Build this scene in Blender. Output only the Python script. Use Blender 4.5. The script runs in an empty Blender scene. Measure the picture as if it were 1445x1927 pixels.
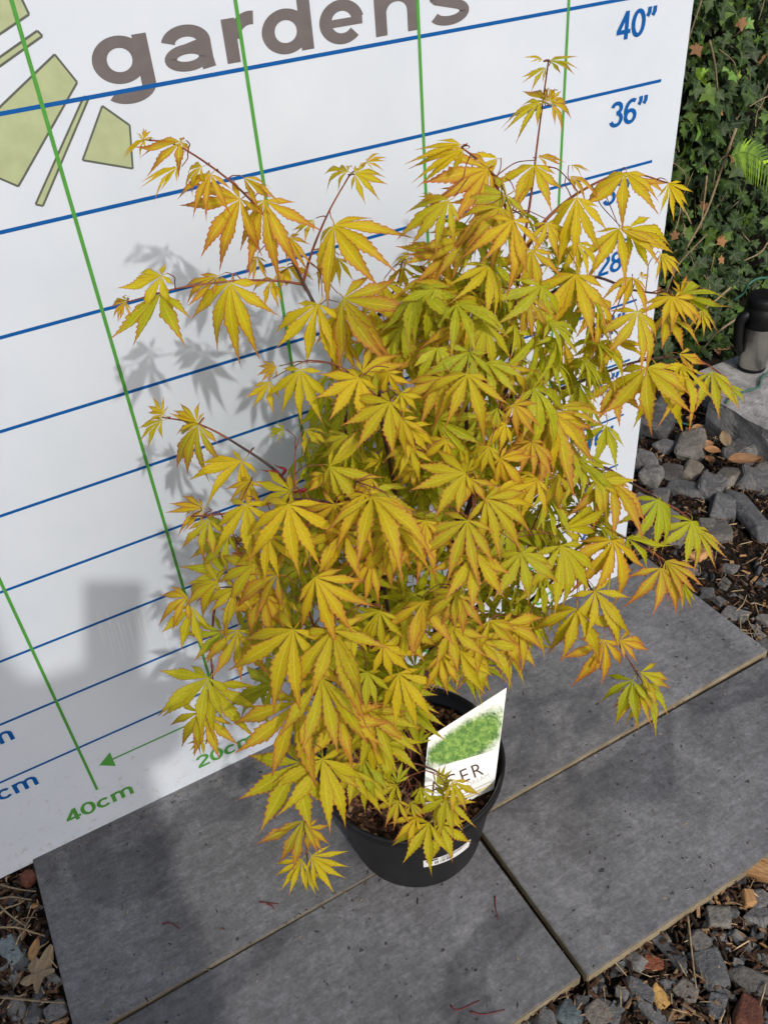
import bpy, bmesh, math, random
from mathutils import Vector, Matrix, Quaternion, noise
R = math.radians
rnd = random.Random(11)
scene = bpy.context.scene
col = scene.collection

# ------------------------------------------------------------------ camera
# world unit: metre.  All layout numbers below are centimetres (K converts);
# x along the measuring board, y away from the viewer (board face at y=0), z up
K = 0.01
PW, PH, PF = 1445.0, 1927.0, 1629.28
CAM = Vector((-32.877, -90.158, 116.681))
yaw, pitch, roll = 0.4496, -0.6566, -0.0925
FW = Vector((math.sin(yaw)*math.cos(pitch), math.cos(yaw)*math.cos(pitch), math.sin(pitch)))
_r = FW.cross(Vector((0, 0, 1))).normalized(); _u = _r.cross(FW)
RT = _r*math.cos(roll) + _u*math.sin(roll); UP = -_r*math.sin(roll) + _u*math.cos(roll)
cd = bpy.data.cameras.new('camera'); cam = bpy.data.objects.new('camera', cd); col.objects.link(cam)
cd.sensor_fit = 'HORIZONTAL'; cd.sensor_width = 36.0; cd.lens = 36.0*PF/PW
cd.clip_start = 0.02; cd.clip_end = 500.0
M = Matrix((RT, UP, -FW)).transposed().to_4x4(); M.translation = CAM*K
cam.matrix_world = M
scene.camera = cam

# ------------------------------------------------------------------ light
SUN = Vector((-0.05, -1.0, 0.82)).normalized()          # towards the sun
elev = math.asin(SUN.z)
world = bpy.data.worlds.new('World'); scene.world = world; world.use_nodes = True
wn = world.node_tree.nodes; wl = world.node_tree.links
sky = wn.new('ShaderNodeTexSky'); sky.sky_type = 'NISHITA'; sky.sun_disc = False
sky.sun_elevation = elev; sky.sun_rotation = math.atan2(SUN.x, SUN.y)
sky.air_density = 1.0; sky.dust_density = 3.0; sky.ozone_density = 1.0
wl.new(sky.outputs[0], wn['Background'].inputs[0]); wn['Background'].inputs[1].default_value = 0.15
sd = bpy.data.lights.new('sun', 'SUN'); sd.energy = 1.75; sd.angle = R(1.1); sd.color = (1.0, 0.955, 0.88)
so = bpy.data.objects.new('sun', sd); col.objects.link(so)
so.rotation_euler = SUN.to_track_quat('Z', 'Y').to_euler()
scene.view_settings.view_transform = 'Standard'; scene.view_settings.look = 'None'
scene.view_settings.exposure = 0.25; scene.view_settings.gamma = 1.0

# ------------------------------------------------------------------ helpers
def ray(x, y): return FW + RT*((x-PW/2)/PF) - UP*((y-PH/2)/PF)
def onY(x, y, Y=0.0): d = ray(x, y); return CAM + d*((Y-CAM.y)/d.y)
def onZ(x, y, Z=0.0): d = ray(x, y); return CAM + d*((Z-CAM.z)/d.z)
def onP(x, y, P, n): d = ray(x, y); return CAM + d*((P-CAM).dot(n)/d.dot(n))
def pix(P):
    d = P-CAM; z = d.dot(FW); return PW/2+PF*d.dot(RT)/z, PH/2-PF*d.dot(UP)/z

def mesh(name, verts, faces, mat=None, smooth=False):
    me = bpy.data.meshes.new(name); me.from_pydata([Vector(v)*K for v in verts], [], faces); me.update()
    if mat: me.materials.append(mat)
    if smooth: me.polygons.foreach_set('use_smooth', [True]*len(me.polygons))
    return me
def link(name, me, parent=None):
    o = bpy.data.objects.new(name, me); col.objects.link(o)
    if parent: o.parent = parent
    return o
def obj(name, verts, faces, mat=None, parent=None, smooth=False):
    return link(name, mesh(name, verts, faces, mat, smooth), parent)
def tag(o, label=None, cat=None, group=None, kind=None):
    if label: o['label'] = label
    if cat: o['category'] = cat
    if group: o['group'] = group
    if kind: o['kind'] = kind
    return o
def bmobj(name, bm, mat, parent=None, smooth=False):
    me = bpy.data.meshes.new(name); bm.to_mesh(me); bm.free()
    if mat: me.materials.append(mat)
    if smooth: me.polygons.foreach_set('use_smooth', [True]*len(me.polygons))
    return link(name, me, parent)
def empty(name, loc=(0, 0, 0)):
    o = bpy.data.objects.new(name, None); col.objects.link(o); o.location = Vector(loc)*K; o.empty_display_size = .05
    return o
def keep(o, parent):      # parent without moving, parents are unrotated empties or meshes
    o.parent = parent; o.matrix_parent_inverse = parent.matrix_basis.inverted(); return o
def box(bm, a, b, bevel=0.0):
    a = Vector(a)*K; b = Vector(b)*K
    r = bmesh.ops.create_cube(bm, size=1.0)
    for v in r['verts']: v.co = Vector(((a[i]+b[i])/2 + v.co[i]*(b[i]-a[i]) for i in range(3)))
    if bevel:
        bmesh.ops.bevel(bm, geom=list({e for v in r['verts'] for e in v.link_edges}), offset=bevel*K, segments=2, affect='EDGES')

def crom(P, n):
    out = []
    Q = [P[0]*2-P[1]] + list(P) + [P[-1]*2-P[-2]]
    for i in range(1, len(Q)-2):
        for k in range(n):
            t = k/n; a, b, c, d = Q[i-1:i+3]
            out.append((b*2 + (c-a)*t + (a*2-b*5+c*4-d)*t*t + (b*3-a-c*3+d)*t**3)*0.5)
    out.append(P[-1]); return out
def tube(pts, r0, r1, sides=6, n=4):
    pts = crom(pts, n) if len(pts) > 2 else [pts[0].lerp(pts[1], k/n) for k in range(n+1)]
    V, F = [], []; N = len(pts)
    up = Vector((0.3, 0.9, 0.2))
    for i, p in enumerate(pts):
        t = (pts[min(i+1, N-1)] - pts[max(i-1, 0)]).normalized()
        a = t.cross(up).normalized(); b = t.cross(a); rr = r1+(r0-r1)*(1-i/(N-1))**1.5
        for k in range(sides):
            an = 2*math.pi*k/sides; V.append(p + a*math.cos(an)*rr + b*math.sin(an)*rr)
    for i in range(N-1):
        for k in range(sides):
            k2 = (k+1) % sides; F.append((i*sides+k, i*sides+k2, (i+1)*sides+k2, (i+1)*sides+k))
    F.append(tuple(range(sides))[::-1]); F.append(tuple((N-1)*sides+k for k in range(sides)))
    return V, F
def lathe(prof, c, seg=48):
    V, F = [], []
    for r, z in prof:
        for k in range(seg):
            a = 2*math.pi*k/seg; V.append((c[0]+r*math.cos(a), c[1]+r*math.sin(a), c[2]+z))
    for i in range(len(prof)-1):
        for k in range(seg):
            k2 = (k+1) % seg; F.append((i*seg+k, i*seg+k2, (i+1)*seg+k2, (i+1)*seg+k))
    return V, F

# ------------------------------------------------------------------ materials
class NT:
    def __init__(s, name, rough=0.6, spec=0.5):
        s.m = bpy.data.materials.new(name); s.m.use_nodes = True; s.t = s.m.node_tree
        s.b = s.t.nodes['Principled BSDF']; s.b.inputs['Roughness'].default_value = rough
        s.b.inputs['Specular IOR Level'].default_value = spec
    def n(s, kind, **kw):
        x = s.t.nodes.new(kind)
        for k, v in kw.items():
            if k in x.inputs: x.inputs[k].default_value = v
            else: setattr(x, k, v)
        return x
    def l(s, a, b): s.t.links.new(a, b)
    def coord(s, kind='Object'): return s.n('ShaderNodeTexCoord').outputs[kind]
    def noise(s, scale, detail=4, rough=0.55, vec=None, dist=0.0):
        x = s.n('ShaderNodeTexNoise', Scale=scale, Detail=detail, Roughness=rough, Distortion=dist)
        s.l(vec if vec is not None else s.coord(), x.inputs['Vector']); return x.outputs['Fac']
    def ramp(s, fac, stops):
        x = s.n('ShaderNodeValToRGB'); e = x.color_ramp.elements
        while len(e) < len(stops): e.new(0.5)
        for el, (p, c) in zip(e, stops): el.position = p; el.color = (*c, 1) if len(c) == 3 else c
        s.l(fac, x.inputs[0]); return x.outputs[0]
    def mix(s, fac, a, b, mode='MIX'):
        x = s.n('ShaderNodeMix', data_type='RGBA', blend_type=mode)
        for i, v in ((0, fac), (6, a), (7, b)):
            if hasattr(v, 'is_linked'): s.l(v, x.inputs[i])
            else: x.inputs[i].default_value = v if not isinstance(v, tuple) or len(v) == 4 else (*v, 1)
        return x.outputs[2]
    def math(s, op, a, b=0.0, clamp=False):
        x = s.n('ShaderNodeMath', operation=op, use_clamp=clamp)
        for i, v in ((0, a), (1, b)):
            if hasattr(v, 'is_linked'): s.l(v, x.inputs[i])
            else: x.inputs[i].default_value = v
        return x.outputs[0]
    def bump(s, h, strength=0.3, dist=0.002):
        x = s.n('ShaderNodeBump', Strength=strength, Distance=dist); s.l(h, x.inputs['Height'])
        s.l(x.outputs[0], s.b.inputs['Normal']); return x
    def color(s, c): s.l(c, s.b.inputs['Base Color']) if hasattr(c, 'is_linked') else setattr(s.b.inputs['Base Color'], 'default_value', (*c, 1)); return s.m

def flat(name, c, rough=0.6, spec=0.4): return NT(name, rough, spec).color(c)

def mk_board():
    t = NT('board_white', 0.38, 0.45)
    g = t.noise(9, 6, 0.6); d = t.noise(160, 3, 0.7)
    c = t.ramp(g, [(0.3, (0.515, 0.566, 0.632)), (0.7, (0.560, 0.607, 0.668))])
    spots = t.ramp(d, [(0.70, (1, 1, 1)), (0.76, (0.72, 0.72, 0.74))])
    t.l(t.ramp(t.noise(14, 5), [(0.3, (0.30,)*3), (0.7, (0.48,)*3)]), t.b.inputs['Roughness'])
    geo = t.n('ShaderNodeNewGeometry'); sp = t.n('ShaderNodeSeparateXYZ'); t.l(geo.outputs['Position'], sp.inputs[0])
    low = t.math('SUBTRACT', 0.60, t.math('MULTIPLY', sp.outputs[2], 1.1))          # soil splashes thin out upwards
    spl = t.ramp(t.math('ADD', t.math('MULTIPLY', low, 0.30), t.noise(75, 5, 0.75, None, .4)), [(0.72, (0, 0, 0)), (0.84, (0.45,)*3)])
    c = t.mix(spl, c, (0.30, 0.27, 0.23))
    t.bump(t.noise(3.5, 2), 0.12, 0.01)
    return t.color(t.mix(1.0, c, spots, 'MULTIPLY'))
def mk_print(name, c, c2=None):
    t = NT(name, 0.55, 0.2); f = t.noise(60, 3)
    c2 = c2 or tuple(x*0.88 for x in c)
    return t.color(t.ramp(f, [(0.35, c2), (0.65, c)]))
M_BOARD = mk_board()
M_BLUE = mk_print('print_blue', (0.0, 0.082, 0.30)); M_GREEN = mk_print('print_green', (0.070, 0.275, 0.045))
M_GREY = mk_print('print_grey', (0.135, 0.118, 0.118)); M_SAGE = mk_print('print_sage', (0.37, 0.415, 0.235)); M_OUT = mk_print('print_outline', (0.10, 0.11, 0.09))

def mk_slab():
    t = NT('slab_stone', 0.62, 0.35)
    oi = t.n('ShaderNodeObjectInfo'); co = t.coord()
    add = t.n('ShaderNodeVectorMath', operation='ADD'); t.l(co, add.inputs[0])
    sc = t.n('ShaderNodeVectorMath', operation='SCALE'); t.l(oi.outputs['Location'], sc.inputs[0]); sc.inputs['Scale'].default_value = 3.7; t.l(sc.outputs[0], add.inputs[1])
    v = add.outputs[0]
    big = t.noise(7, 5, 0.6, v, 0.4); mid = t.noise(70, 7, 0.72, v, 0.5); fine = t.noise(260, 4, 0.7, v)
    c = t.ramp(big, [(0.30, (0.094, 0.093, 0.094)), (0.5, (0.126, 0.125, 0.127)), (0.70, (0.170, 0.170, 0.173))])
    c = t.mix(0.85, c, t.ramp(mid, [(0.34, (0.72,)*3), (0.52, (1, 1, 1)), (0.70, (1.38, 1.39, 1.42))]), 'MULTIPLY')
    c = t.mix(0.6, c, t.ramp(fine, [(0.38, (0.74,)*3), (0.62, (1.22,)*3)]), 'MULTIPLY')
    mp = t.n('ShaderNodeMapping'); mp.inputs['Scale'].default_value = (1.0, 5.0, 1.0); mp.inputs['Rotation'].default_value = (0, 0, 0.5); t.l(v, mp.inputs[0])
    c = t.mix(0.7, c, t.ramp(t.noise(34, 6, 0.7, mp.outputs[0], 0.6), [(0.36, (0.78,)*3), (0.66, (1.28, 1.28, 1.3))]), 'MULTIPLY')
    # damp patches with a sharp outline, chalky scuffs, dark specks
    damp = t.ramp(t.noise(4.6, 3, 0.5, v, 0.9), [(0.555, (0, 0, 0)), (0.585, (1, 1, 1))])
    c = t.mix(damp, c, t.mix(1.0, c, (0.70, 0.70, 0.72), 'MULTIPLY'))
    scuff = t.ramp(t.noise(30, 6, 0.75, v, 0.5), [(0.69, (0, 0, 0)), (0.78, (0.75,)*3)])
    c = t.mix(scuff, c, (0.36, 0.37, 0.40))
    speck = t.ramp(t.noise(95, 2, 0.5, v), [(0.70, (0, 0, 0)), (0.73, (0.85,)*3)])
    c = t.mix(speck, c, (0.018, 0.016, 0.015))
    # unglazed buff edge below the glazed top
    geo = t.n('ShaderNodeNewGeometry'); sep = t.n('ShaderNodeSeparateXYZ'); t.l(geo.outputs['True Normal'], sep.inputs[0])
    side = t.math('LESS_THAN', sep.outputs[2], 0.6)
    ec = t.ramp(t.noise(24, 5, 0.6, v), [(0.3, (0.14, 0.115, 0.07)), (0.55, (0.25, 0.205, 0.13)), (0.8, (0.33, 0.29, 0.21))])
    t.color(t.mix(side, c, ec))
    t.l(t.ramp(damp, [(0, (0.62,)*3), (1, (0.40,)*3)]), t.b.inputs['Roughness'])
    t.bump(t.math('ADD', mid, t.math('MULTIPLY', fine, 0.5)), 0.22, 0.002); return t.m
M_SLAB = mk_slab()

def mk_soil():
    t = NT('soil', 0.9, 0.2)
    a = t.noise(30, 7, 0.7); b = t.noise(180, 5, 0.7)
    c = t.ramp(a, [(0.3, (0.008, 0.006, 0.005)), (0.55, (0.022, 0.015, 0.010)), (0.75, (0.05, 0.034, 0.022))])
    t.color(t.mix(0.7, c, t.ramp(b, [(0.3, (0.5,)*3), (0.7, (1.6, 1.45, 1.3))]), 'MULTIPLY'))
    t.bump(t.math('ADD', a, b), 0.9, 0.01); return t.m
M_SOIL = mk_soil()

def mk_stone(name, stops, sc=1.0, rough=0.7):
    t = NT(name, rough, 0.35); oi = t.n('ShaderNodeObjectInfo')
    a = t.noise(28*sc, 6, 0.65, None, 1.2); b = t.noise(150*sc, 4, 0.7)
    c = t.ramp(a, stops)
    c = t.mix(0.75, c, t.ramp(b, [(0.3, (0.62,)*3), (0.7, (1.25,)*3)]), 'MULTIPLY')
    c = t.mix(1.0, c, t.ramp(oi.outputs['Random'], [(0, (0.42, 0.43, 0.45)), (0.5, (0.78, 0.79, 0.82)), (1, (1.2, 1.12, 1.0))]), 'MULTIPLY')
    t.color(c); t.bump(t.math('ADD', a, t.math('MULTIPLY', b, 0.6)), 0.9, 0.006); return t.m
M_SLATE = mk_stone('slate', [(0.3, (0.085, 0.085, 0.084)), (0.5, (0.155, 0.154, 0.150)), (0.7, (0.27, 0.258, 0.238))])
M_TAN = mk_stone('buff_stone', [(0.3, (0.11, 0.10, 0.088)), (0.55, (0.19, 0.172, 0.148)), (0.75, (0.27, 0.25, 0.22))])
M_RED = mk_stone('red_brick', [(0.3, (0.13, 0.04, 0.022)), (0.55, (0.22, 0.075, 0.04)), (0.75, (0.28, 0.12, 0.07))])
M_GREENSTONE = mk_stone('green_slate', [(0.3, (0.13, 0.165, 0.17)), (0.55, (0.21, 0.255, 0.26)), (0.8, (0.32, 0.36, 0.35))])
M_OCHRE = mk_stone('ochre_stone', [(0.3, (0.30, 0.17, 0.05)), (0.55, (0.48, 0.30, 0.10)), (0.8, (0.58, 0.42, 0.2))])

def mk_wood(name, lo, hi, sc=1.0):
    t = NT(name, 0.75, 0.25)
    mp = t.n('ShaderNodeMapping'); mp.inputs['Scale'].default_value = (1, 7, 7); t.l(t.coord(), mp.inputs[0])
    a = t.noise(55*sc, 5, 0.6, mp.outputs[0], 0.5); oi = t.n('ShaderNodeObjectInfo')
    c = t.ramp(a, [(0.3, lo), (0.7, hi)])
    c = t.mix(1.0, c, t.ramp(oi.outputs['Random'], [(0, (0.65,)*3), (1, (1.2, 1.15, 1.05))]), 'MULTIPLY')
    t.color(c); t.bump(a, 0.5, 0.002); return t.m
M_CHIP = mk_wood('wood_chip', (0.20, 0.095, 0.035), (0.50, 0.31, 0.15))
M_TWIG = mk_wood('dry_twig', (0.15, 0.11, 0.065), (0.34, 0.27, 0.17))
M_DEAD = mk_wood('dead_leaf', (0.16, 0.075, 0.03), (0.36, 0.20, 0.10), 0.5)
M_PALEDEAD = mk_wood('pale_dead_leaf', (0.13, 0.095, 0.06), (0.25, 0.195, 0.13), 0.5)
def mk_mulch():
    t = NT('mulch', 0.85, 0.2); at = t.n('ShaderNodeAttribute', attribute_name='tint')
    a = t.noise(120, 4, 0.6)
    t.color(t.mix(0.6, at.outputs['Color'], t.ramp(a, [(0.3, (0.55,)*3), (0.7, (1.3,)*3)]), 'MULTIPLY')); t.bump(a, 0.5, 0.002); return t.m
M_MULCH = mk_mulch()

# maple leaf: attribute 'lf' r = distance from the midrib (0..1 at the margin), g = way along the lobe, b = 1 on veins' side
def mk_leaf():
    t = NT('maple_leaf', 0.46, 0.24)
    at = t.n('ShaderNodeAttribute', attribute_name='lf'); sep = t.n('ShaderNodeSeparateColor'); t.l(at.outputs['Color'], sep.inputs[0])
    e, g = sep.outputs[0], sep.outputs[1]
    oi = t.n('ShaderNodeObjectInfo'); osep = t.n('ShaderNodeSeparateColor'); t.l(oi.outputs['Color'], osep.inputs[0])
    green, flush = osep.outputs[0], osep.outputs[1]
    n1 = t.noise(55, 5, 0.65); n2 = t.noise(330, 4, 0.7)
    base = t.mix(green, (0.66, 0.490, 0.013), (0.34, 0.415, 0.016))
    base = t.mix(0.7, base, t.ramp(n1, [(0.3, (0.66, 0.72, 0.6)), (0.7, (1.22, 1.15, 1.0))]), 'MULTIPLY')
    # orange flush towards margins and tips
    k = t.math('ADD', t.math('MULTIPLY', t.math('POWER', e, 2.6), 0.55), t.math('MULTIPLY', t.math('POWER', g, 3.0), 0.95))
    k = t.math('ADD', k, t.math('MULTIPLY', t.math('SUBTRACT', n1, 0.5), 0.9))
    k = t.math('ADD', k, t.math('SUBTRACT', flush, 0.5))
    fl = t.ramp(k, [(0.30, (0, 0, 0)), (0.72, (0.66,)*3), (1.0, (1, 1, 1))])
    c = t.mix(fl, base, t.mix(t.math('POWER', g, 2.5), (0.52, 0.205, 0.035), (0.50, 0.110, 0.060)))
    # thin red margin
    rim = t.ramp(e, [(0.80, (0, 0, 0)), (0.97, (0.85,)*3)])
    c = t.mix(t.math('MULTIPLY', rim, t.math('ADD', 0.38, g), True), c, (0.34, 0.070, 0.032))
    # midrib and slanting side veins, paler
    vein = t.ramp(e, [(0.03, (1, 1, 1)), (0.11, (0, 0, 0))])
    w = t.n('ShaderNodeMath', operation='FRACT'); t.l(t.math('MULTIPLY', t.math('SUBTRACT', g, t.math('MULTIPLY', e, 0.16)), 11.0), w.inputs[0])
    sv = t.ramp(t.math('ABSOLUTE', t.math('SUBTRACT', w.outputs[0], 0.5)), [(0.0, (0.42,)*3), (0.12, (0, 0, 0))])
    v = t.math('MAXIMUM', vein, sv)
    c = t.mix(t.math('MULTIPLY', v, 0.62), c, (0.80, 0.68, 0.06))
    c = t.mix(0.35, c, t.ramp(n2, [(0.35, (0.75,)*3), (0.65, (1.2,)*3)]), 'MULTIPLY')
    spot = t.ramp(t.noise(140, 2, 0.5), [(0.72, (0, 0, 0)), (0.75, (0.7,)*3)])
    c = t.mix(spot, c, (0.20, 0.075, 0.025))
    t.color(c)
    h = t.math('SUBTRACT', t.math('MULTIPLY', n2, 0.35), t.math('MULTIPLY', v, 0.8))
    bp = t.bump(h, 0.45, 0.0012)
    tr = t.n('ShaderNodeBsdfTranslucent'); t.l(t.mix(1.0, c, (1.0, 1.08, 0.5), 'MULTIPLY'), tr.inputs[0])
    mx = t.n('ShaderNodeMixShader'); mx.inputs[0].default_value = 0.46
    t.l(t.b.outputs[0], mx.inputs[1]); t.l(tr.outputs[0], mx.inputs[2])
    t.l(mx.outputs[0], t.t.nodes['Material Output'].inputs[0]); return t.m
M_LEAF = mk_leaf()
def mk_bark():
    t = NT('maple_bark', 0.55, 0.4); a = t.noise(90, 4)
    t.color(t.ramp(a, [(0.3, (0.022, 0.010, 0.010)), (0.7, (0.065, 0.026, 0.022))])); t.bump(a, 0.3, 0.001); return t.m
M_BARK = mk_bark()
M_SHOOT = mk_print('maple_shoot', (0.23, 0.075, 0.035), (0.13, 0.04, 0.025))
M_BUD = mk_print('red_bud', (0.20, 0.014, 0.022)); M_SCALE = mk_print('dry_bud_scale', (0.12, 0.028, 0.030))

def mk_pot():
    t = NT('black_plastic', 0.45, 0.28); a = t.noise(14, 5, 0.6); b = t.noise(120, 3)
    c = t.ramp(a, [(0.35, (0.006, 0.006, 0.0065)), (0.7, (0.012, 0.012, 0.0135))])
    dust = t.ramp(t.noise(26, 6, 0.7), [(0.60, (0, 0, 0)), (0.75, (0.5,)*3)])
    t.color(t.mix(dust, c, (0.028, 0.027, 0.026))); t.bump(b, 0.08, 0.001); return t.m
M_POT = mk_pot()

def mk_ivy(name, lo, hi, vein):
    t = NT(name, 0.55, 0.22); a = t.noise(60, 4); oi = t.n('ShaderNodeObjectInfo')
    c = t.ramp(a, [(0.3, lo), (0.7, hi)])
    c = t.mix(1.0, c, t.ramp(oi.outputs['Random'], [(0, (0.6, 0.62, 0.7)), (0.6, (1, 1, 1)), (0.85, (1.3, 1.25, .9)), (1, (2.6, 2.3, 1.2))]), 'MULTIPLY')
    at = t.n('ShaderNodeAttribute', attribute_name='lf'); sp = t.n('ShaderNodeSeparateColor'); t.l(at.outputs['Color'], sp.inputs[0])
    c = t.mix(1.0, c, t.ramp(sp.outputs[2], [(0, (1, 1, 1)), (0.1, (0.45, 0.5, 0.6)), (0.6, (1.05, 1.05, 1)), (0.85, (1.7, 1.6, 1.0)), (1, (3.6, 3.3, 1.4))]), 'MULTIPLY')
    c = t.mix(t.ramp(sp.outputs[0], [(0.02, (0.55,)*3), (0.13, (0, 0, 0))]), c, vein)
    t.color(c); return t.m
M_IVY = mk_ivy('ivy_leaf', (0.009, 0.024, 0.005), (0.034, 0.066, 0.013), (0.09, 0.13, 0.055))
M_IVYNEW = mk_ivy('young_ivy_leaf', (0.07, 0.16, 0.025), (0.14, 0.26, 0.04), (0.24, 0.36, 0.12))
M_FERN = mk_ivy('fern_green', (0.06, 0.125, 0.014), (0.12, 0.20, 0.022), (0.15, 0.22, 0.04))
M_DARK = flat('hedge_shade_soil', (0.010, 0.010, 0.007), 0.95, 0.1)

# ------------------------------------------------------------------ ground
def terrain():
    V, F = [], []
    xs = [-30000, -3000, -600, -260] + [-200+8*i for i in range(60)] + [320, 700, 3000, 30000]
    ys = [-30000, -3000, -600, -300] + [-200+8*i for i in range(36)] + [130, 300, 900, 4000, 30000]
    for y in ys:
        for x in xs:
            h = -0.4 + 1.3*noise.noise(Vector((x*0.045, y*0.045, 3)))
            if abs(x) > 500 or abs(y) > 500: h = -0.4
            if -56 < x < 70 and -60 < y < 4: h = min(h, -0.9)
            V.append((x, y, h))
    n = len(xs)
    for j in range(len(ys)-1):
        for i in range(n-1): F.append((j*n+i, j*n+i+1, (j+1)*n+i+1, (j+1)*n+i))
    return tag(obj('ground', V, F, M_SOIL, smooth=True), kind='structure')
ground = terrain()

# unseen pale gravel behind the viewpoint, added to bounce light onto the board
def mk_bounce_ground():
    t = NT('bounce_gravel', 0.9, 0.2); a = t.noise(40, 6, 0.7); b = t.noise(4, 4)
    c = t.ramp(a, [(0.3, (0.24, 0.23, 0.21)), (0.7, (0.46, 0.45, 0.42))]); t.color(t.mix(0.5, c, t.ramp(b, [(0.3, (0.8,)*3), (0.7, (1.1,)*3)]), 'MULTIPLY')); t.bump(a, .6, .01); return t.m
bm = bmesh.new(); box(bm, (-1200, -1400, -4), (900, -112, 1.2)); tag(bmobj('bounce_ground', bm, mk_bounce_ground()), kind='structure')

# ------------------------------------------------------------------ paving
bm = bmesh.new(); box(bm, (-50, -52, -1.2), (62, -1.5, -0.25))
patio = tag(bmobj('patio', bm, M_SOIL), kind='structure')
def slab(x0, x1, y0, y1, z, rot=0.0, tilt=0.0, tx=0.0):
    bm = bmesh.new(); w, d = (x1-x0)/2, (y1-y0)/2
    box(bm, (-w, -d, -2.0), (w, d, 0), 0.14)
    o = bmobj('paving_slab', bm, M_SLAB, patio)
    o.location = Vector(((x0+x1)/2, (y0+y1)/2, z))*K; o.rotation_euler = (R(tx), R(tilt), R(rot)); return o
slab(-52.0, 6.6, -28.4, 1.2, 2.0)
slab(-54.0, 5.9, -54.4, -28.62, 1.92, 0.75)
slab(6.7, 66.5, -54.6, -28.95, 2.35, -0.1)
slab(7.0, 67.0, -28.6, 1.0, 2.95, 0.5)

# ------------------------------------------------------------------ measuring board
board = empty('measuring_board', (0, 0, 0))
tag(board, 'white height measuring board with blue and green grid lines and inch numbers behind the maple', 'board')
bm = bmesh.new(); box(bm, (-60.5, 0.0, 1.2), (59.6, 1.0, 152), 0.06)
bmobj('panel', bm, M_BOARD, board)
def strip(name, x0, z0, x1, z1, mat, y):
    obj(name, [(x0, y, z0), (x1, y, z0), (x1, y, z1), (x0, y, z1)], [(0, 1, 2, 3)], mat, board)
for h in range(20, 151, 10):
    strip('grid_line', -55.8, h-0.19, 55.6, h+0.19, M_BLUE, -0.03)
for x in (-40, -20, 0, 20, 40):
    strip('grid_line', x-0.19, 10.2 if abs(x) == 40 else 9.3, x+0.19, 150, M_GREEN, -0.045)
strip('arrow_shaft', -37.0, 14.75, 37.0, 15.05, M_GREEN, -0.03)
for s in (-1, 1):
    obj('arrow_head', [(s*38.4, -0.05, 14.9), (s*36.4, -0.05, 16.5), (s*36.4, -0.05, 13.3)], [(0, 1, 2) if s < 0 else (0, 2, 1)], M_GREEN, board)

M_SCR = flat('board_scratch', (0.80, 0.80, 0.79), 0.25, 0.6)
rc = random.Random(2)
for i in range(26):
    x = -32 + 8.5*i/26 + rc.uniform(-.3, .3); z1 = 42.5 - .32*(x+32) - rc.uniform(0, 3.5); L = rc.uniform(3, 8); w = rc.uniform(.012, .035); dx = rc.uniform(-.9, -.3)*L*.12
    obj('scratch', [(x-w, -.012, z1), (x+w, -.012, z1), (x+w*.4+dx, -.012, z1-L), (x-w*.4+dx, -.012, z1-L)], [(3, 2, 1, 0)], M_SCR, board)

# lettering: every glyph is a set of strokes (ribbons), heavier on the verticals
def arc(cx, cy, rx, ry, a0, a1, n=22):
    return [(cx+rx*math.cos(R(a0+(a1-a0)*i/n)), cy+ry*math.sin(R(a0+(a1-a0)*i/n))) for i in range(n+1)]
GL = {
 '0': (0.60, [arc(.29, .5, .215, .43, 0, 360)]),
 '1': (0.60, [[(.34, 0), (.34, 1)], [(.34, .88), (.10, .70)]]),
 '2': (0.60, [arc(.29, .70, .205, .225, 170, -35) + [(.10, .14)], [(.04, .075), (.54, .075)]]),
 '3': (0.60, [arc(.28, .735, .19, .19, 165, -90), arc(.28, .30, .22, .235, 90, -165)]),
 '4': (0.60, [[(.40, 0), (.40, 1)], [(.40, .96), (.07, .31)], [(.0, .275), (.57, .275)]]),
 '5': (0.60, [[(.52, .92), (.14, .92)], [(.16, .95), (.11, .50)], arc(.28, .32, .215, .25, 130, -165)]),
 '6': (0.60, [arc(.30, .30, .205, .235, 0, 360), arc(.36, .50, .275, .42, 62, 190)]),
 '7': (0.60, [[(.04, .925), (.56, .925)], [(.50, .92), (.30, .45), (.22, 0)]]),
 '8': (0.60, [arc(.29, .72, .18, .20, 0, 360), arc(.29, .28, .215, .225, 0, 360)]),
 '9': (0.60, [arc(.28, .70, .205, .235, 0, 360), arc(.22, .50, .275, .42, -118, 10)]),
 'c': (0.60, [arc(.30, .36, .215, .30, 42, 318)]),
 'm': (0.95, [[(.09, 0), (.09, .72)], arc(.265, .46, .175, .20, 180, 0)+[(.44, 0)], arc(.615, .46, .175, .20, 180, 0)+[(.79, 0)]]),
 '"': (0.45, [[(.12, 1.0), (.12, .82), (.05, .68)], [(.34, 1.0), (.34, .82), (.27, .68)]]),
}
def ribbon(V, F, pts, wx, wy, P):
    N = len(pts); closed = N > 4 and (Vector(pts[0])-Vector(pts[-1])).length < 1e-4
    b = len(V)
    for i in range(N):
        a = pts[i-1] if i > 0 else (pts[-2] if closed else pts[0]); c = pts[i+1] if i < N-1 else (pts[1] if closed else pts[-1])
        t = Vector((c[0]-a[0], c[1]-a[1])).normalized(); nx, ny = -t.y*wx, t.x*wy
        V.append(P(pts[i][0]+nx, pts[i][1]+ny)); V.append(P(pts[i][0]-nx, pts[i][1]-ny))
    for i in range(N-1): F.append((b+2*i, b+2*i+1, b+2*i+3, b+2*i+2))
def words(name, s, x, z, h, sx, wx, wy, mat, y=-0.06):
    V, F = [], []; k = 0
    for ch in s:
        adv, st = GL[ch]
        for q in st:
            yy = y - 0.0025*(k % 9); k += 1
            pts = [(x+px*sx, z+py*h) for px, py in q]
            ribbon(V, F, pts, wx, wy, lambda a, b: (a, yy, b))
        x += adv*sx
    obj(name, V, F, mat, board)
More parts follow.
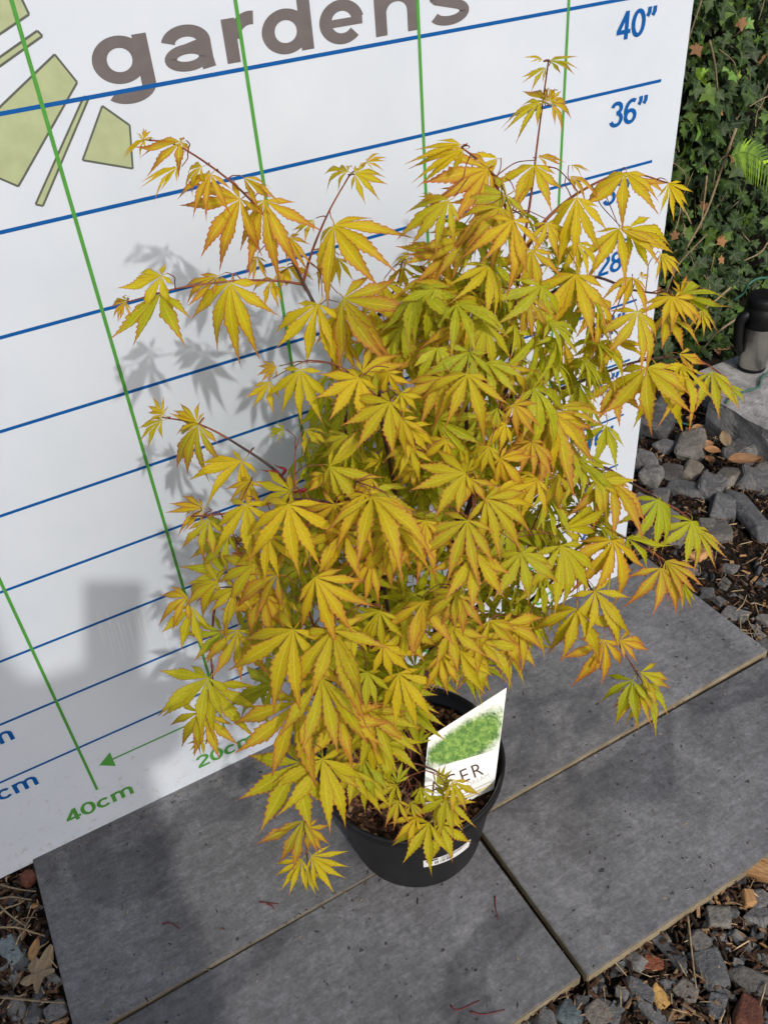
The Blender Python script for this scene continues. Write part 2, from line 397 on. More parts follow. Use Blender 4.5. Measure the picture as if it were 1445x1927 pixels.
for i, n in enumerate((8, 12, 16, 20, 24, 28, 32, 36, 40, 44, 48, 52, 56)):
    words('lettering', str(n)+'"', 48.9 if n < 10 else 47.5, n*2.5-4.35, 3.05, 3.75, 0.29, 0.23, M_BLUE)
for h in range(20, 151, 10):
    words('lettering', '%dcm' % h, -56.4 if h < 100 else -58.6, h-3.35, 2.75, 3.75, 0.27, 0.21, M_BLUE)
for v, x, z in ((40, -45.5, 6.0), (20, -25.6, 4.6), (20, 14.6, 4.6), (40, 34.6, 5.2)):
    words('lettering', '%dcm' % v, x, z, 2.7, 3.75, 0.28, 0.22, M_GREEN)
# the word 'gardens' (baseline 100.65 cm) and the word above it stays out of frame
def logo_word():
    V, F = [], []; k = [0]; b = 100.68; X = 3.83
    def s(pts, wx=0.69, wy=0.50):
        yy = -0.018 - 0.0015*(k[0] % 6); k[0] += 1
        ribbon(V, F, pts, wx, wy, lambda a, c: (a, yy, c))
    def bowl(cx, rx): s(arc(cx, b+X/2, rx-.69, X/2-.42, 0, 360, 40))
    # g
    bowl(-12.1, 2.56); s([(-9.85, b+X-.05), (-9.85, b-.35)] + arc(-11.75, b-.35, 1.9, 1.02, 0, -150, 18)[1:])
    # a
    s(arc(-5.55, b+X-1.42, 1.75, 1.0, 172, 0, 18) + [(-3.80, b+1.6), (-3.78, b+.8), (-3.66, b)])
    s(arc(-5.62, b+1.14, 1.70, .74, 0, 360, 36), .62, .42); s([(-3.7, b+2.35), (-4.7, b+2.2), (-5.7, b+2.0)], .3, .30)
    # r
    s([(-1.08, b), (-1.08, b+X)]); s(arc(1.15, b+1.9, 1.85, 1.72, 175, 78, 14), .60, .58)
    # d
    bowl(4.75, 2.57); s([(6.95, b), (6.95, b+5.3)])
    # e
    s(arc(11.0, b+X/2, 1.85, X/2-.42, 8, 318, 36)); s([(9.2, b+X/2-.05), (13.35, b+X/2-.05)], .5, .36)
    # n
    s([(15.5, b), (15.5, b+X)]); s(arc(17.45, b+2.0, 1.92, 1.45, 165, 0, 20) + [(19.37, b)])
    # s
    s(arc(23.8, b+X-1.12, 1.75, .78, 25, 200, 18) + arc(23.85, b+1.12, 1.95, .78, 60, -160, 24), .62, .45)
    obj('lettering', V, F, M_GREY, board)
logo_word()
def logo_shape(P):
    n = len(P); obj('logo_shape', [(x, -0.014, z) for x, z in P], [tuple(range(n))], M_SAGE, board)
    V, F = [], []
    for i in range(n):
        a, c = P[i], P[(i+1) % n]; m = 8
        pts = [(a[0]+(c[0]-a[0])*j/m, a[1]+(c[1]-a[1])*j/m) for j in range(m+1)]
        ribbon(V, F, pts, .10, .10, lambda q, w: (q, -0.017-0.0006*i, w))
    obj('logo_outline', V, F, M_OUT, board)
for P in ([(-26.5, 104.2), (-25.2, 109.5), (-19.6, 110.6), (-18.9, 107.2)],
          [(-28.5, 101.2), (-28.3, 101.9), (-18.6, 105.9), (-18.3, 105.45)],
          [(-27.0, 98.6), (-17.7, 103.9), (-16.4, 101.4), (-24.2, 93.7), (-28.6, 97.0)],
          [(-15.7, 100.0), (-16.15, 100.15), (-23.2, 91.8), (-22.6, 91.5)],
          [(-14.7, 99.1), (-12.6, 97.0), (-13.3, 93.1), (-17.8, 94.8)]):
    area = sum(P[i-1][0]*P[i][1]-P[i][0]*P[i-1][1] for i in range(len(P)))
    logo_shape(P if area > 0 else P[::-1])

# ------------------------------------------------------------------ flower pot
PC = (-1.0, -25.2, 2.0)
pot = empty('plant_pot', PC); tag(pot, 'round black plastic plant pot with a barcode sticker standing on the grey slabs', 'pot')
V, F = lathe([(0.1, .3), (8.9, .3), (9.25, 0.0), (9.4, .4), (11.75, 14.4), (11.8, 14.5), (12.35, 14.55), (12.55, 15.0), (12.75, 16.6), (12.6, 16.8), (12.35, 16.8), (12.15, 16.5), (11.6, 13.2), (0.1, 13.0)], (0, 0, 0), 72)
o = obj('body', V, F, M_POT, pot, True)
def mk_compost():
    t = NT('compost', 0.9, 0.2); a = t.noise(70, 6, 0.7); b = t.noise(240, 4)
    c = t.ramp(a, [(0.3, (0.020, 0.010, 0.006)), (0.55, (0.075, 0.036, 0.020)), (0.75, (0.17, 0.09, 0.05))])
    t.color(t.mix(0.6, c, t.ramp(b, [(0.3, (0.4,)*3), (0.7, (1.5,)*3)]), 'MULTIPLY')); t.bump(t.math('ADD', a, b), 1.0, 0.006); return t.m
M_COMP = mk_compost()
V, F = [], []; ng = 26
for i in range(ng+1):
    for j in range(40):
        r = 11.75*i/ng; a = 2*math.pi*j/40; x, y = r*math.cos(a), r*math.sin(a)
        V.append((x, y, 13.9+0.5*noise.noise(Vector((x*.5, y*.5, 1)))+.35*noise.noise(Vector((x*1.7, y*1.7, 5)))))
for i in range(ng):
    for j in range(40): F.append((i*40+j, i*40+(j+1) % 40, (i+1)*40+(j+1) % 40, (i+1)*40+j))
obj('compost', V, F, M_COMP, pot)
def chips(name, mat, n, sampler, smin, smax, cols, parent=None, flatten=.45, long=1.0):
    """many small angular pieces in one mesh, each tinted"""
    V, F, C = [], [], []
    for _ in range(n):
        p = sampler()
        if p is None: continue
        s = rnd.uniform(smin, smax); c = rnd.choice(cols); k = rnd.uniform(.6, 1.3); c = tuple(min(1, x*k) for x in c)
        q = Quaternion((rnd.uniform(-1, 1), rnd.uniform(-1, 1), rnd.uniform(-1, 1), rnd.uniform(-1, 1))).normalized()
        q = Quaternion((0, 0, 1), rnd.uniform(0, 6.3)) @ Quaternion((1, 0, 0), rnd.gauss(0, .45)) @ Quaternion((0, 1, 0), rnd.gauss(0, .35))
        b = len(V); L = s*rnd.uniform(.8, 1.5)*long
        for (x, y, z) in ((-1, -.6, -.5), (1, -.7, -.5), (.9, .7, -.5), (-1, .6, -.5), (-.7, -.4, .5), (.6, -.5, .6), (.75, .4, .45), (-.6, .45, .55)):
            j = lambda: rnd.uniform(.7, 1.25)
            V.append(p + q @ Vector((x*L/2*j(), y*s/2*j()*(.8 if long < 2 else .45), z*s*flatten*j())))
            C.append(c)
        F += [(b, b+1, b+5, b+4), (b+1, b+2, b+6, b+5), (b+2, b+3, b+7, b+6), (b+3, b, b+4, b+7), (b+4, b+5, b+6, b+7)]
    o = obj(name, V, F, mat, parent); a = o.data.color_attributes.new('tint', 'FLOAT_COLOR', 'POINT')
    a.data.foreach_set('color', [x for c in C for x in (*c, 1)]); return o
def disc():
    r = 11.4*math.sqrt(rnd.random()); a = rnd.uniform(0, 6.283); return Vector((r*math.cos(a), r*math.sin(a), 14.2+rnd.uniform(-.1, .3)))
tag(chips('bark_pieces', M_MULCH, 900, disc, .35, 1.1, [(.12, .055, .03), (.07, .03, .018), (.2, .11, .06), (.03, .015, .01), (.3, .19, .11)], pot), kind='stuff')
# barcode sticker wrapped round the pot
M_PAPER = flat('sticker_paper', (0.76, 0.76, 0.75), 0.5); M_INK = flat('sticker_ink', (0.02, 0.02, 0.022), 0.5); M_FAINT = flat('sticker_faint_ink', (0.28, 0.28, 0.29), 0.5)
def potpt(a, z, off): r = 9.4+(z-.4)*(11.75-9.4)/14.0+off; return (r*math.cos(a), r*math.sin(a), z)
def wrap(name, a0, a1, z0, z1, off, mat, parent, n=12):
    V, F = [], []
    for i in range(n+1):
        a = a0+(a1-a0)*i/n; V += [potpt(a, z0, off), potpt(a, z1, off)]
    for i in range(n): F.append((2*i, 2*i+2, 2*i+3, 2*i+1))
    return obj(name, V, F, mat, parent)
# sticker angle: find where the pot side shows at the sticker's corners
def potangle(px, py):
    best = None
    for i in range(900):
        a = -math.pi*i/900
        for z in (3, 4, 5, 6, 7, 8, 9, 10, 11, 12):
            q = Vector(potpt(a, z, 0)) + Vector(PC); u = pix(q); d = (u[0]-px)**2+(u[1]-py)**2
            if best is None or d < best[0]: best = (d, a, z)
    return best[1:]
aL, zL = potangle(797, 1628); aR, zR = potangle(884, 1583)
zc = (zL+zR)/2
st = wrap('sticker', aL, aR, zc-1.1, zc+1.15, .05, M_PAPER, pot, 16)
w = aR-aL
wrap('sticker_print', aL+w*.05, aL+w*.28, zc+.55, zc+.98, .075, M_INK, st, 4)
for i in range(15):
    if i % 5 == 3: continue
    a = aL+w*(.22+.026*i); wrap('barcode_bar', a, a+w*rnd.choice((.008, .013, .018)), zc-.65, zc+.15, .075, M_INK, st, 1)
for i in range(5): wrap('sticker_print', aL+w*.34, aL+w*rnd.uniform(.75, .93), zc+.30+.15*i, zc+.36+.15*i, .075, M_FAINT, st, 6)

# ------------------------------------------------------------------ plant tag
TP = Vector((4.0, -33.0, 17.5)); TN = Vector((-0.22, -0.86, 0.46)).normalized()
def tp(x, y, off=0.0): return onP(x, y, TP, TN) + TN*off
outline = [(806, 1389), (953.4, 1294.5), (929.5, 1484), (926, 1487), (853, 1521), (797, 1546), (798, 1500), (801, 1439)]
ptag = empty('plant_label', tp(853, 1521))
tag(ptag, 'white plant label with a green tree picture pushed into the compost of the black pot', 'plant label')
def tagpoly(name, px, off, mat, thick=0.0):
    P = [tp(x, y, off) for x, y in px]; n = len(P); F = [tuple(range(n))[::-1]]; V = list(P)
    if thick:
        V += [p-TN*thick for p in P]; F.append(tuple(range(n, 2*n))); F += [(i, (i+1) % n, n+(i+1) % n, n+i) for i in range(n)]
    o = obj(name, V, F, mat); keep(o, ptag); return o
M_TAG = flat('label_card', (0.80, 0.82, 0.80), 0.25, 0.5)
tagpoly('card', outline, 0.0, M_TAG, 0.08)
def mk_pict():
    t = NT('label_picture', 0.25, 0.5)
    at = t.n('ShaderNodeAttribute', attribute_name='lf'); sp = t.n('ShaderNodeSeparateColor'); t.l(at.outputs['Color'], sp.inputs[0]); u, v = sp.outputs[0], sp.outputs[1]
    n1 = t.noise(110, 6, 0.72, None, 0.8); n2 = t.noise(330, 5, 0.75)
    c = t.ramp(n1, [(0.30, (0.02, 0.065, 0.012)), (0.46, (0.075, 0.19, 0.03)), (0.60, (0.19, 0.33, 0.06)), (0.74, (0.42, 0.48, 0.16))])
    c = t.mix(0.5, c, t.ramp(n2, [(0.3, (0.5,)*3), (0.7, (1.5,)*3)]), 'MULTIPLY')
    d = t.math('SQRT', t.math('ADD', t.math('POWER', t.math('MULTIPLY', t.math('SUBTRACT', u, 0.50), 1.02), 2.0), t.math('POWER', t.math('MULTIPLY', t.math('SUBTRACT', v, 0.40), 1.25), 2.0)))
    d = t.math('ADD', d, t.math('MULTIPLY', t.math('SUBTRACT', n2, 0.5), 0.30)); d = t.math('ADD', d, t.math('MULTIPLY', t.math('SUBTRACT', n1, 0.5), 0.34))
    return t.color(t.mix(t.ramp(d, [(0.47, (1, 1, 1)), (0.70, (0, 0, 0))]), (0.80, 0.82, 0.80), c))
_q = [(802, 1450), (806.5, 1391), (951.5, 1299), (938, 1410)]; G = 14; V, F, C = [], [], []
for j in range(G+1):
    for i in range(G+1):
        a_, b_ = i/G, j/G
        x = (_q[0][0]*(1-a_)+_q[3][0]*a_)*(1-b_)+(_q[1][0]*(1-a_)+_q[2][0]*a_)*b_; y = (_q[0][1]*(1-a_)+_q[3][1]*a_)*(1-b_)+(_q[1][1]*(1-a_)+_q[2][1]*a_)*b_
        V.append(tp(x, y, .02)); C.append((a_, b_, 0))
for j in range(G):
    for i in range(G): k = j*(G+1)+i; F.append((k, k+1, k+G+2, k+G+1))
o = obj('picture', V, F, mk_pict()); keep(o, ptag)
a_ = o.data.color_attributes.new('lf', 'FLOAT_COLOR', 'POINT'); a_.data.foreach_set('color', [x for c in C for x in (*c, 1)])
M_YEL = flat('label_yellow_band', (0.72, 0.66, 0.30), 0.3)
tagpoly('band', [(929, 1474), (928.8, 1478), (853, 1514), (853, 1510)], 0.02, M_YEL)
def tagtext(s, p0, p1, px_h, mat, space=1.0, shear=0.0):
    """flat lettering along p0 -> p1 on the card"""
    cu = bpy.data.curves.new('lettering', 'FONT'); cu.body = s; cu.space_character = space; cu.resolution_u = 3
    tmp = bpy.data.objects.new('lettering_src', cu); col.objects.link(tmp)
    dg = bpy.context.evaluated_depsgraph_get(); me = bpy.data.meshes.new_from_object(tmp.evaluated_get(dg)); bpy.data.objects.remove(tmp); bpy.data.curves.remove(cu)
    xs = [v.co.x for v in me.vertices]; w = max(xs)-min(xs); x0 = min(xs)
    A = tp(*p0, .03); B = tp(*p1, .03); U = (B-A); L = U.length; U.normalize()
    Vv = TN.cross(U).normalized()
    if Vv.z < 0: Vv = -Vv
    Hc = (tp(p0[0]+2, p0[1]-px_h, .03)-A).length; ch = max(v.co.y for v in me.vertices) or 1
    for v in me.vertices:
        q = A + U*((v.co.x-x0)/w*L) + Vv*(v.co.y/ch*Hc); v.co = q*K
    me.materials.clear(); me.materials.append(mat); o = link('lettering', me); keep(o, ptag)
M_TINK = flat('label_ink', (0.055, 0.03, 0.03), 0.4); M_TGREY = flat('label_grey_ink', (0.40, 0.39, 0.38), 0.4)
tagtext('ACER', (812, 1498), (911, 1457), 25, M_TINK, 1.25)
tagtext('ORANGE DREAM', (824, 1508), (921, 1462), 8, M_TGREY, 1.1)
for (x0, y0, x1, y1) in ((858, 1500, 924, 1470), (862, 1504, 905, 1485), (868, 1507, 918, 1484)):
    tagpoly('small_print', [(x0, y0), (x1, y1), (x1, y1+1.6), (x0, y0+1.6)][::-1], .02, M_TGREY)
M_STONEW = mk_stone('white_pebble', [(0.3, (0.35, 0.33, 0.3)), (0.7, (0.6, 0.58, 0.55))])

# ------------------------------------------------------------------ maple
tree = empty('japanese_maple', (-1, -25.2, 15.5))
tag(tree, 'golden yellow Japanese maple with orange tipped leaves growing in the black pot', 'tree')
def tpart(name, V, F, mat, smooth=True):
    o = obj(name, V, F, mat, None, smooth); keep(o, tree); return o
EC = Vector((3.0, -26.0, 58.0)); ER = Vector((33.0, 20.0, 46.0))
def depth(px, py):
    """point of the crown's near surface along a line of sight (or the nearest pass of it)"""
    d = ray(px, py); s = Vector((d.x/ER.x, d.y/ER.y, d.z/ER.z)); c = CAM-EC; m = Vector((c.x/ER.x, c.y/ER.y, c.z/ER.z))
    a = s.dot(s); b = s.dot(m); q = m.dot(m)-1; D = b*b-a*q
    t = (-b-math.sqrt(D))/a if D > 0 else -b/a
    return CAM + d*t
class Pt(tuple): pass
def P3(e):
    if len(e) == 4: return onY(e[0], e[1], e[2])          # (px, py, Y, 'p')
    return Vector(e)
p = 'p'
STEMS = [
 # radius0, radius1, points
 ('trunk', .95, .75, [(-1, -25.2, 13.5), (-.8, -25.2, 20), (-.2, -25.3, 27)]),
 ('branch', .46, .07, [(-.2, -25.3, 25), (3, -25.6, 38), (7.5, -25.6, 54), (950, 740, -25, p), (965, 600, -24.5, p), (980, 490, -24.5, p), (1000, 360, -24.5, p), (1012, 260, -25, p), (1032, 112, -25, p)]),
 ('branch', .40, .07, [(-.3, -25.2, 26), (-3, -25, 42), (-4.5, -24.5, 60), (652, 800, -24, p), (636, 700, -22.5, p), (606, 605, -21, p), (570, 530, -19, p), (520, 435, -18, p), (445, 350, -17.5, p), (338, 275, -17, p), (272, 262, -17, p)]),
 ('branch', .15, .07, [(570, 532, -19, p), (588, 470, -19.3, p), (620, 395, -20, p), (657, 330, -20, p)]),
 ('branch', .14, .06, [(572, 535, -19, p), (520, 528, -19, p), (440, 528, -18, p), (330, 543, -17, p), (240, 568, -17, p)]),
 ('branch', .30, .08, [(-3.2, -25, 40), (-8, -24, 52), (555, 960, -24, p), (528, 895, -22, p), (440, 832, -19, p), (374, 798, -17.5, p), (305, 785, -17, p)]),
 ('branch', .24, .08, [(-2, -25.5, 38), (-6, -33, 58), (700, 955, -37, p), (620, 945, -36, p), (540, 940, -34, p), (430, 965, -31, p), (360, 972, -29, p)]),
 ('branch', .26, .08, [(950, 745, -25, p), (1010, 745, -26, p), (1100, 715, -27, p), (1200, 680, -28, p), (1290, 672, -29, p), (1345, 695, -30, p), (1385, 735, -30, p)]),
 ('branch', .24, .08, [(966, 600, -24.5, p), (1030, 555, -26, p), (1110, 520, -27, p), (1190, 545, -28, p), (1262, 555, -28.5, p), (1340, 572, -29, p)]),
 ('branch', .22, .08, [(982, 480, -24.5, p), (1030, 410, -25, p), (1100, 355, -25, p), (1180, 325, -25, p), (1262, 345, -25, p)]),
 ('branch', .20, .08, [(985, 460, -24.5, p), (945, 375, -27, p), (918, 318, -28, p), (868, 276, -28.5, p)]),
 ('branch', .30, .08, [(3, -25.6, 38), (12, -29, 48), (1060, 985, -33, p), (1170, 1010, -34, p), (1250, 1055, -35, p), (1305, 1110, -35, p)]),
 ('branch', .26, .08, [(5, -25.6, 46), (14, -28, 56), (1110, 880, -30, p), (1180, 905, -31, p), (1237, 938, -31.5, p), (1302, 981, -32, p), (1345, 1050, -32, p)]),
 ('branch', .24, .08, [(2.5, -25.6, 36), (8, -31, 42), (1060, 1080, -36, p), (1120, 1120, -38, p), (1160, 1205, -38.5, p), (1210, 1285, -39, p)]),
 ('branch', .26, .10, [(-.5, -25.3, 28), (-5, -31, 44), (-10, -37, 56), (590, 1178, -40, p)]),
 ('branch', .22, .08, [(-1.5, -25.3, 30), (-8, -33, 42), (565, 1310, -39, p), (578, 1420, -40, p), (574, 1540, -40, p), (580, 1640, -40, p)]),
 ('branch', .22, .08, [(-2, -25.2, 32), (-12, -25, 46), (430, 1120, -27, p), (398, 1210, -28, p), (400, 1290, -28, p), (388, 1400, -28, p)]),
 ('branch', .20, .07, [(-1.0, -27, 14), (1, -30, 19), (765, 1440, -34, p), (790, 1530, -36.5, p)]),
 ('branch', .30, .09, [(-3.5, -25, 48), (-3, -31, 64), (712, 748, -36, p), (760, 800, -38, p), (790, 850, -38.5, p)]),
 ('branch', .28, .09, [(6, -25.6, 50), (5, -31, 68), (880, 706, -36, p), (930, 740, -37, p), (965, 800, -38, p)]),
 ('branch', .28, .09, [(3.5, -25.6, 40), (3, -32, 56), (890, 960, -42, p), (870, 1060, -43, p), (850, 1140, -43, p)]),
 ('branch', .24, .08, [(952, 735, -25, p), (900, 640, -27, p), (845, 560, -28, p), (790, 500, -27, p)]),
 ('branch', .24, .08, [(-4.5, -24.5, 60), (700, 640, -22, p), (745, 540, -20, p), (757, 490, -20, p)]),
]
NODES = []
for name, r0, r1, pts in STEMS:
    P = [P3(e) for e in pts]; V, F = tube(P, r0, r1, 7, 6)
    o = tpart(name, V, F, M_BARK if r0 > .23 else M_SHOOT)
    if r0 > .23 and name != 'trunk':      # young upper growth is red brown
        o.data.materials.append(M_SHOOT); nseg = (len(V)//7)
        for f in o.data.polygons:
            if min(f.vertices)//7 > nseg*.66: f.material_index = 1
    c = crom(P, 6)
    if name != 'trunk': NODES += [(q, r0+(r1-r0)*i/len(c)) for i, q in enumerate(c) if i > 3]

# leaf shapes ---------------------------------------------------------
def leaf_mesh(seed, lobes=7, spread=1.0, droop=0.35, fold=0.3, width=1.0, side=0.35, wild=1.0):
    """palmate leaf, centre at the origin, midrib along +x (length 1), upper face +z; includes its stalk"""
    r = random.Random(seed)
    angs = {7: (0, 28, -28, 57, -57, 98, -98), 5: (0, 31, -31, 66, -66)}[lobes]
    lens = {7: (1, .96, .96, .80, .80, .42, .42), 5: (1, .90, .90, .60, .60)}[lobes]
    V, F, C = [(0, 0, 0)], [], [(0, 0, 0)]
    T = [.07, .14, .20, .245, .29, .33, .37, .41, .45, .49, .53, .57, .61, .65, .69, .73, .77, .81, .85, .90, .95]
    for a, L in zip(angs, lens):
        a = a*spread + r.uniform(-5, 5)*wild; L = L*r.uniform(1-.11*wild, 1.07); ca, sa = math.cos(R(a)), math.sin(R(a))
        wmax = (.109 if lobes == 7 else .120)*width*(L**.75)*r.uniform(.92, 1.08); gap = 13.8*spread if abs(a) < 75*spread else 17*spread
        bend = r.uniform(-.13, .13)*wild + (.06 if a > 10 else -.06 if a < -10 else 0); dk = droop*r.uniform(1-.45*min(wild, 2), 1+.5*wild); tw = r.uniform(-.4, .4)*wild; hk = r.uniform(-1.0, 1.4)*wild
        start = len(V)
        def put(t, s, e, o=1.0):
            x = t*L; y = s + bend*x*x
            z = -dk*t*t*L*.75 - side*(abs(R(a))/1.7)**1.5*t*L*.55 + fold*abs(s)*1.15*(1-.3*t) + tw*s*t - .42*max(0, t-.62)*L*hk
            V.append((x*ca-y*sa, x*sa+y*ca, z)); C.append((e, t, 0))
        for i, t in enumerate(T):
            if t < .48: q_ = max(0, min(1, (t-.16)/.32)); body = .48+.52*q_*q_*(3-2*q_)
            else: q_ = (t-.48)/.52; body = (1-q_)**1.9*(1+.95*q_)
            hw = wmax*(body*.97 + .03*(1-t))
            hw = min(hw, t*L*math.tan(R(gap))) if t < .5 else hw
            tooth = (1.10 if i % 2 else .88) if t > .24 else 1.0
            hl = hw*tooth*r.uniform(.93, 1.07); hr = hw*tooth*r.uniform(.93, 1.07)
            dt = .012 if i % 2 else -.012
            put(t+dt*(t > .28), hl, 1); put(t, 0, 0); put(t+dt*(t > .28), -hr, 1)
        V_tip = len(V); put(1.0, 0, .55)
        F += [(0, start+1, start), (0, start+2, start+1)]
        for i in range(len(T)-1):
            b = start+3*i; F += [(b, b+1, b+4, b+3), (b+1, b+2, b+5, b+4)]
        b = start+3*(len(T)-1); F += [(b, b+1, V_tip), (b+1, b+2, V_tip)]
    # stalk, arching back and down from the blade
    nb = len(V); st = []
    for i in range(5):
        t = i/4; st.append(Vector((-.13*t, .01*math.sin(3*t), -.02*t*t)))
    for q in st:
        for k in range(3):
            an = 2.1*k; V.append((q.x, q.y+.0085*math.cos(an), q.z+.0085*math.sin(an)-.006)); C.append((.80, .62, 0))
    for i in range(4):
        for k in range(3):
            k2 = (k+1) % 3; F.append((nb+3*i+k, nb+3*i+k2, nb+3*i+3+k2, nb+3*i+3+k))
    return V, F, C
LEAVES = []
rv = random.Random(77)
for i in range(36):
    if i < 20: a = dict(lobes=7, spread=rv.uniform(.78, 1.08), droop=rv.uniform(.2, .85), fold=rv.uniform(.15, .65), width=rv.uniform(.86, 1.16), side=rv.uniform(.15, .75), wild=rv.choice((.6, 1, 1, 1.6, 2.2)))
    elif i < 30: a = dict(lobes=5, spread=rv.uniform(.7, 1.05), droop=rv.uniform(.25, .7), fold=rv.uniform(.5, .9), width=rv.uniform(.75, 1.05), side=rv.uniform(.25, .6), wild=rv.choice((1, 1.5, 2)))
    else: a = dict(lobes=7, spread=rv.uniform(.5, .72), droop=rv.uniform(.25, .5), fold=.9, width=rv.uniform(.65, .8), side=.7, wild=1)
    V, F, C = leaf_mesh(100+i, **a)
    me = bpy.data.meshes.new('leaf'); me.from_pydata([Vector(v) for v in V], [], F); me.update(); me.materials.append(M_LEAF)
    at = me.color_attributes.new('lf', 'FLOAT_COLOR', 'POINT'); at.data.foreach_set('color', [x for c in C for x in (*c, 1)])
    me.polygons.foreach_set('use_smooth', [True]*len(me.polygons)); LEAVES.append((me, V, F, C))
OPEN, FIVE, YOUNG = list(range(20)), list(range(20, 30)), list(range(30, 36))

def leaf_frame(B, T, n):
    x = (T-B); L = x.length; x.normalize(); y = n.cross(x).normalized(); z = x.cross(y)
    m = Matrix((x, y, z)).transposed().to_4x4(); return m, L
NLEAF = [0]; STUFF = dict(V=[], F=[], C=[])
def add_leaf(B, T, n, shape, green, flush, width=1.0, part=True):
    m, L = leaf_frame(B, T, n); me, LV, LF, LC = LEAVES[shape]
    S = Matrix.Diagonal((L*K, L*K*width, L*K, 1))
    if part and NLEAF[0] < 300:
        NLEAF[0] += 1
        o = link('leaf', me); mw = Matrix.Translation(B*K) @ m @ S
        o.parent = tree; o.matrix_parent_inverse = tree.matrix_basis.inverted(); o.matrix_basis = mw
        o.color = (green, flush, 0, 1)
    else:
        b = len(STUFF['V']); mm = Matrix.Translation(B) @ m @ Matrix.Diagonal((L, L*width, L, 1))
        STUFF['V'] += [mm @ Vector(v) for v in LV]; STUFF['F'] += [tuple(b+i for i in f) for f in LF]; STUFF['C'] += LC
    return m, L
ntw = [0]
def twig_to(B, m, L):
    """twig from the end of a leaf's stalk to the nearest branch"""
    m3 = m.to_3x3(); e = B + m3 @ Vector((-.13*L, 0, -.02*L)); back = -(m3 @ Vector((1, 0, .15)))
    f = B + back*min(3.0, .35*L)
    q, rr_ = min(NODES, key=lambda a: (a[0]-f).length + max(0, a[0].z-e.z-1.5)*.4)
    d = (q-e).length
    if d < .3 or d > 15: return
    mid = e.lerp(q, .42) + back*min(.9, .16*d) + Vector((0, 0, .02*d))
    V, F = tube([q, q.lerp(mid, .55)+Vector((0, 0, .03*d)), mid, e], .10 if d > 5 else .065, .045, 5, 4)
    tpart('twig' if d > 5 else 'leaf_stalk', V, F, M_SHOOT); ntw[0] += 1
    if d > 5: NODES.append((mid, .08)); NODES.append((q.lerp(mid, .5), .08))

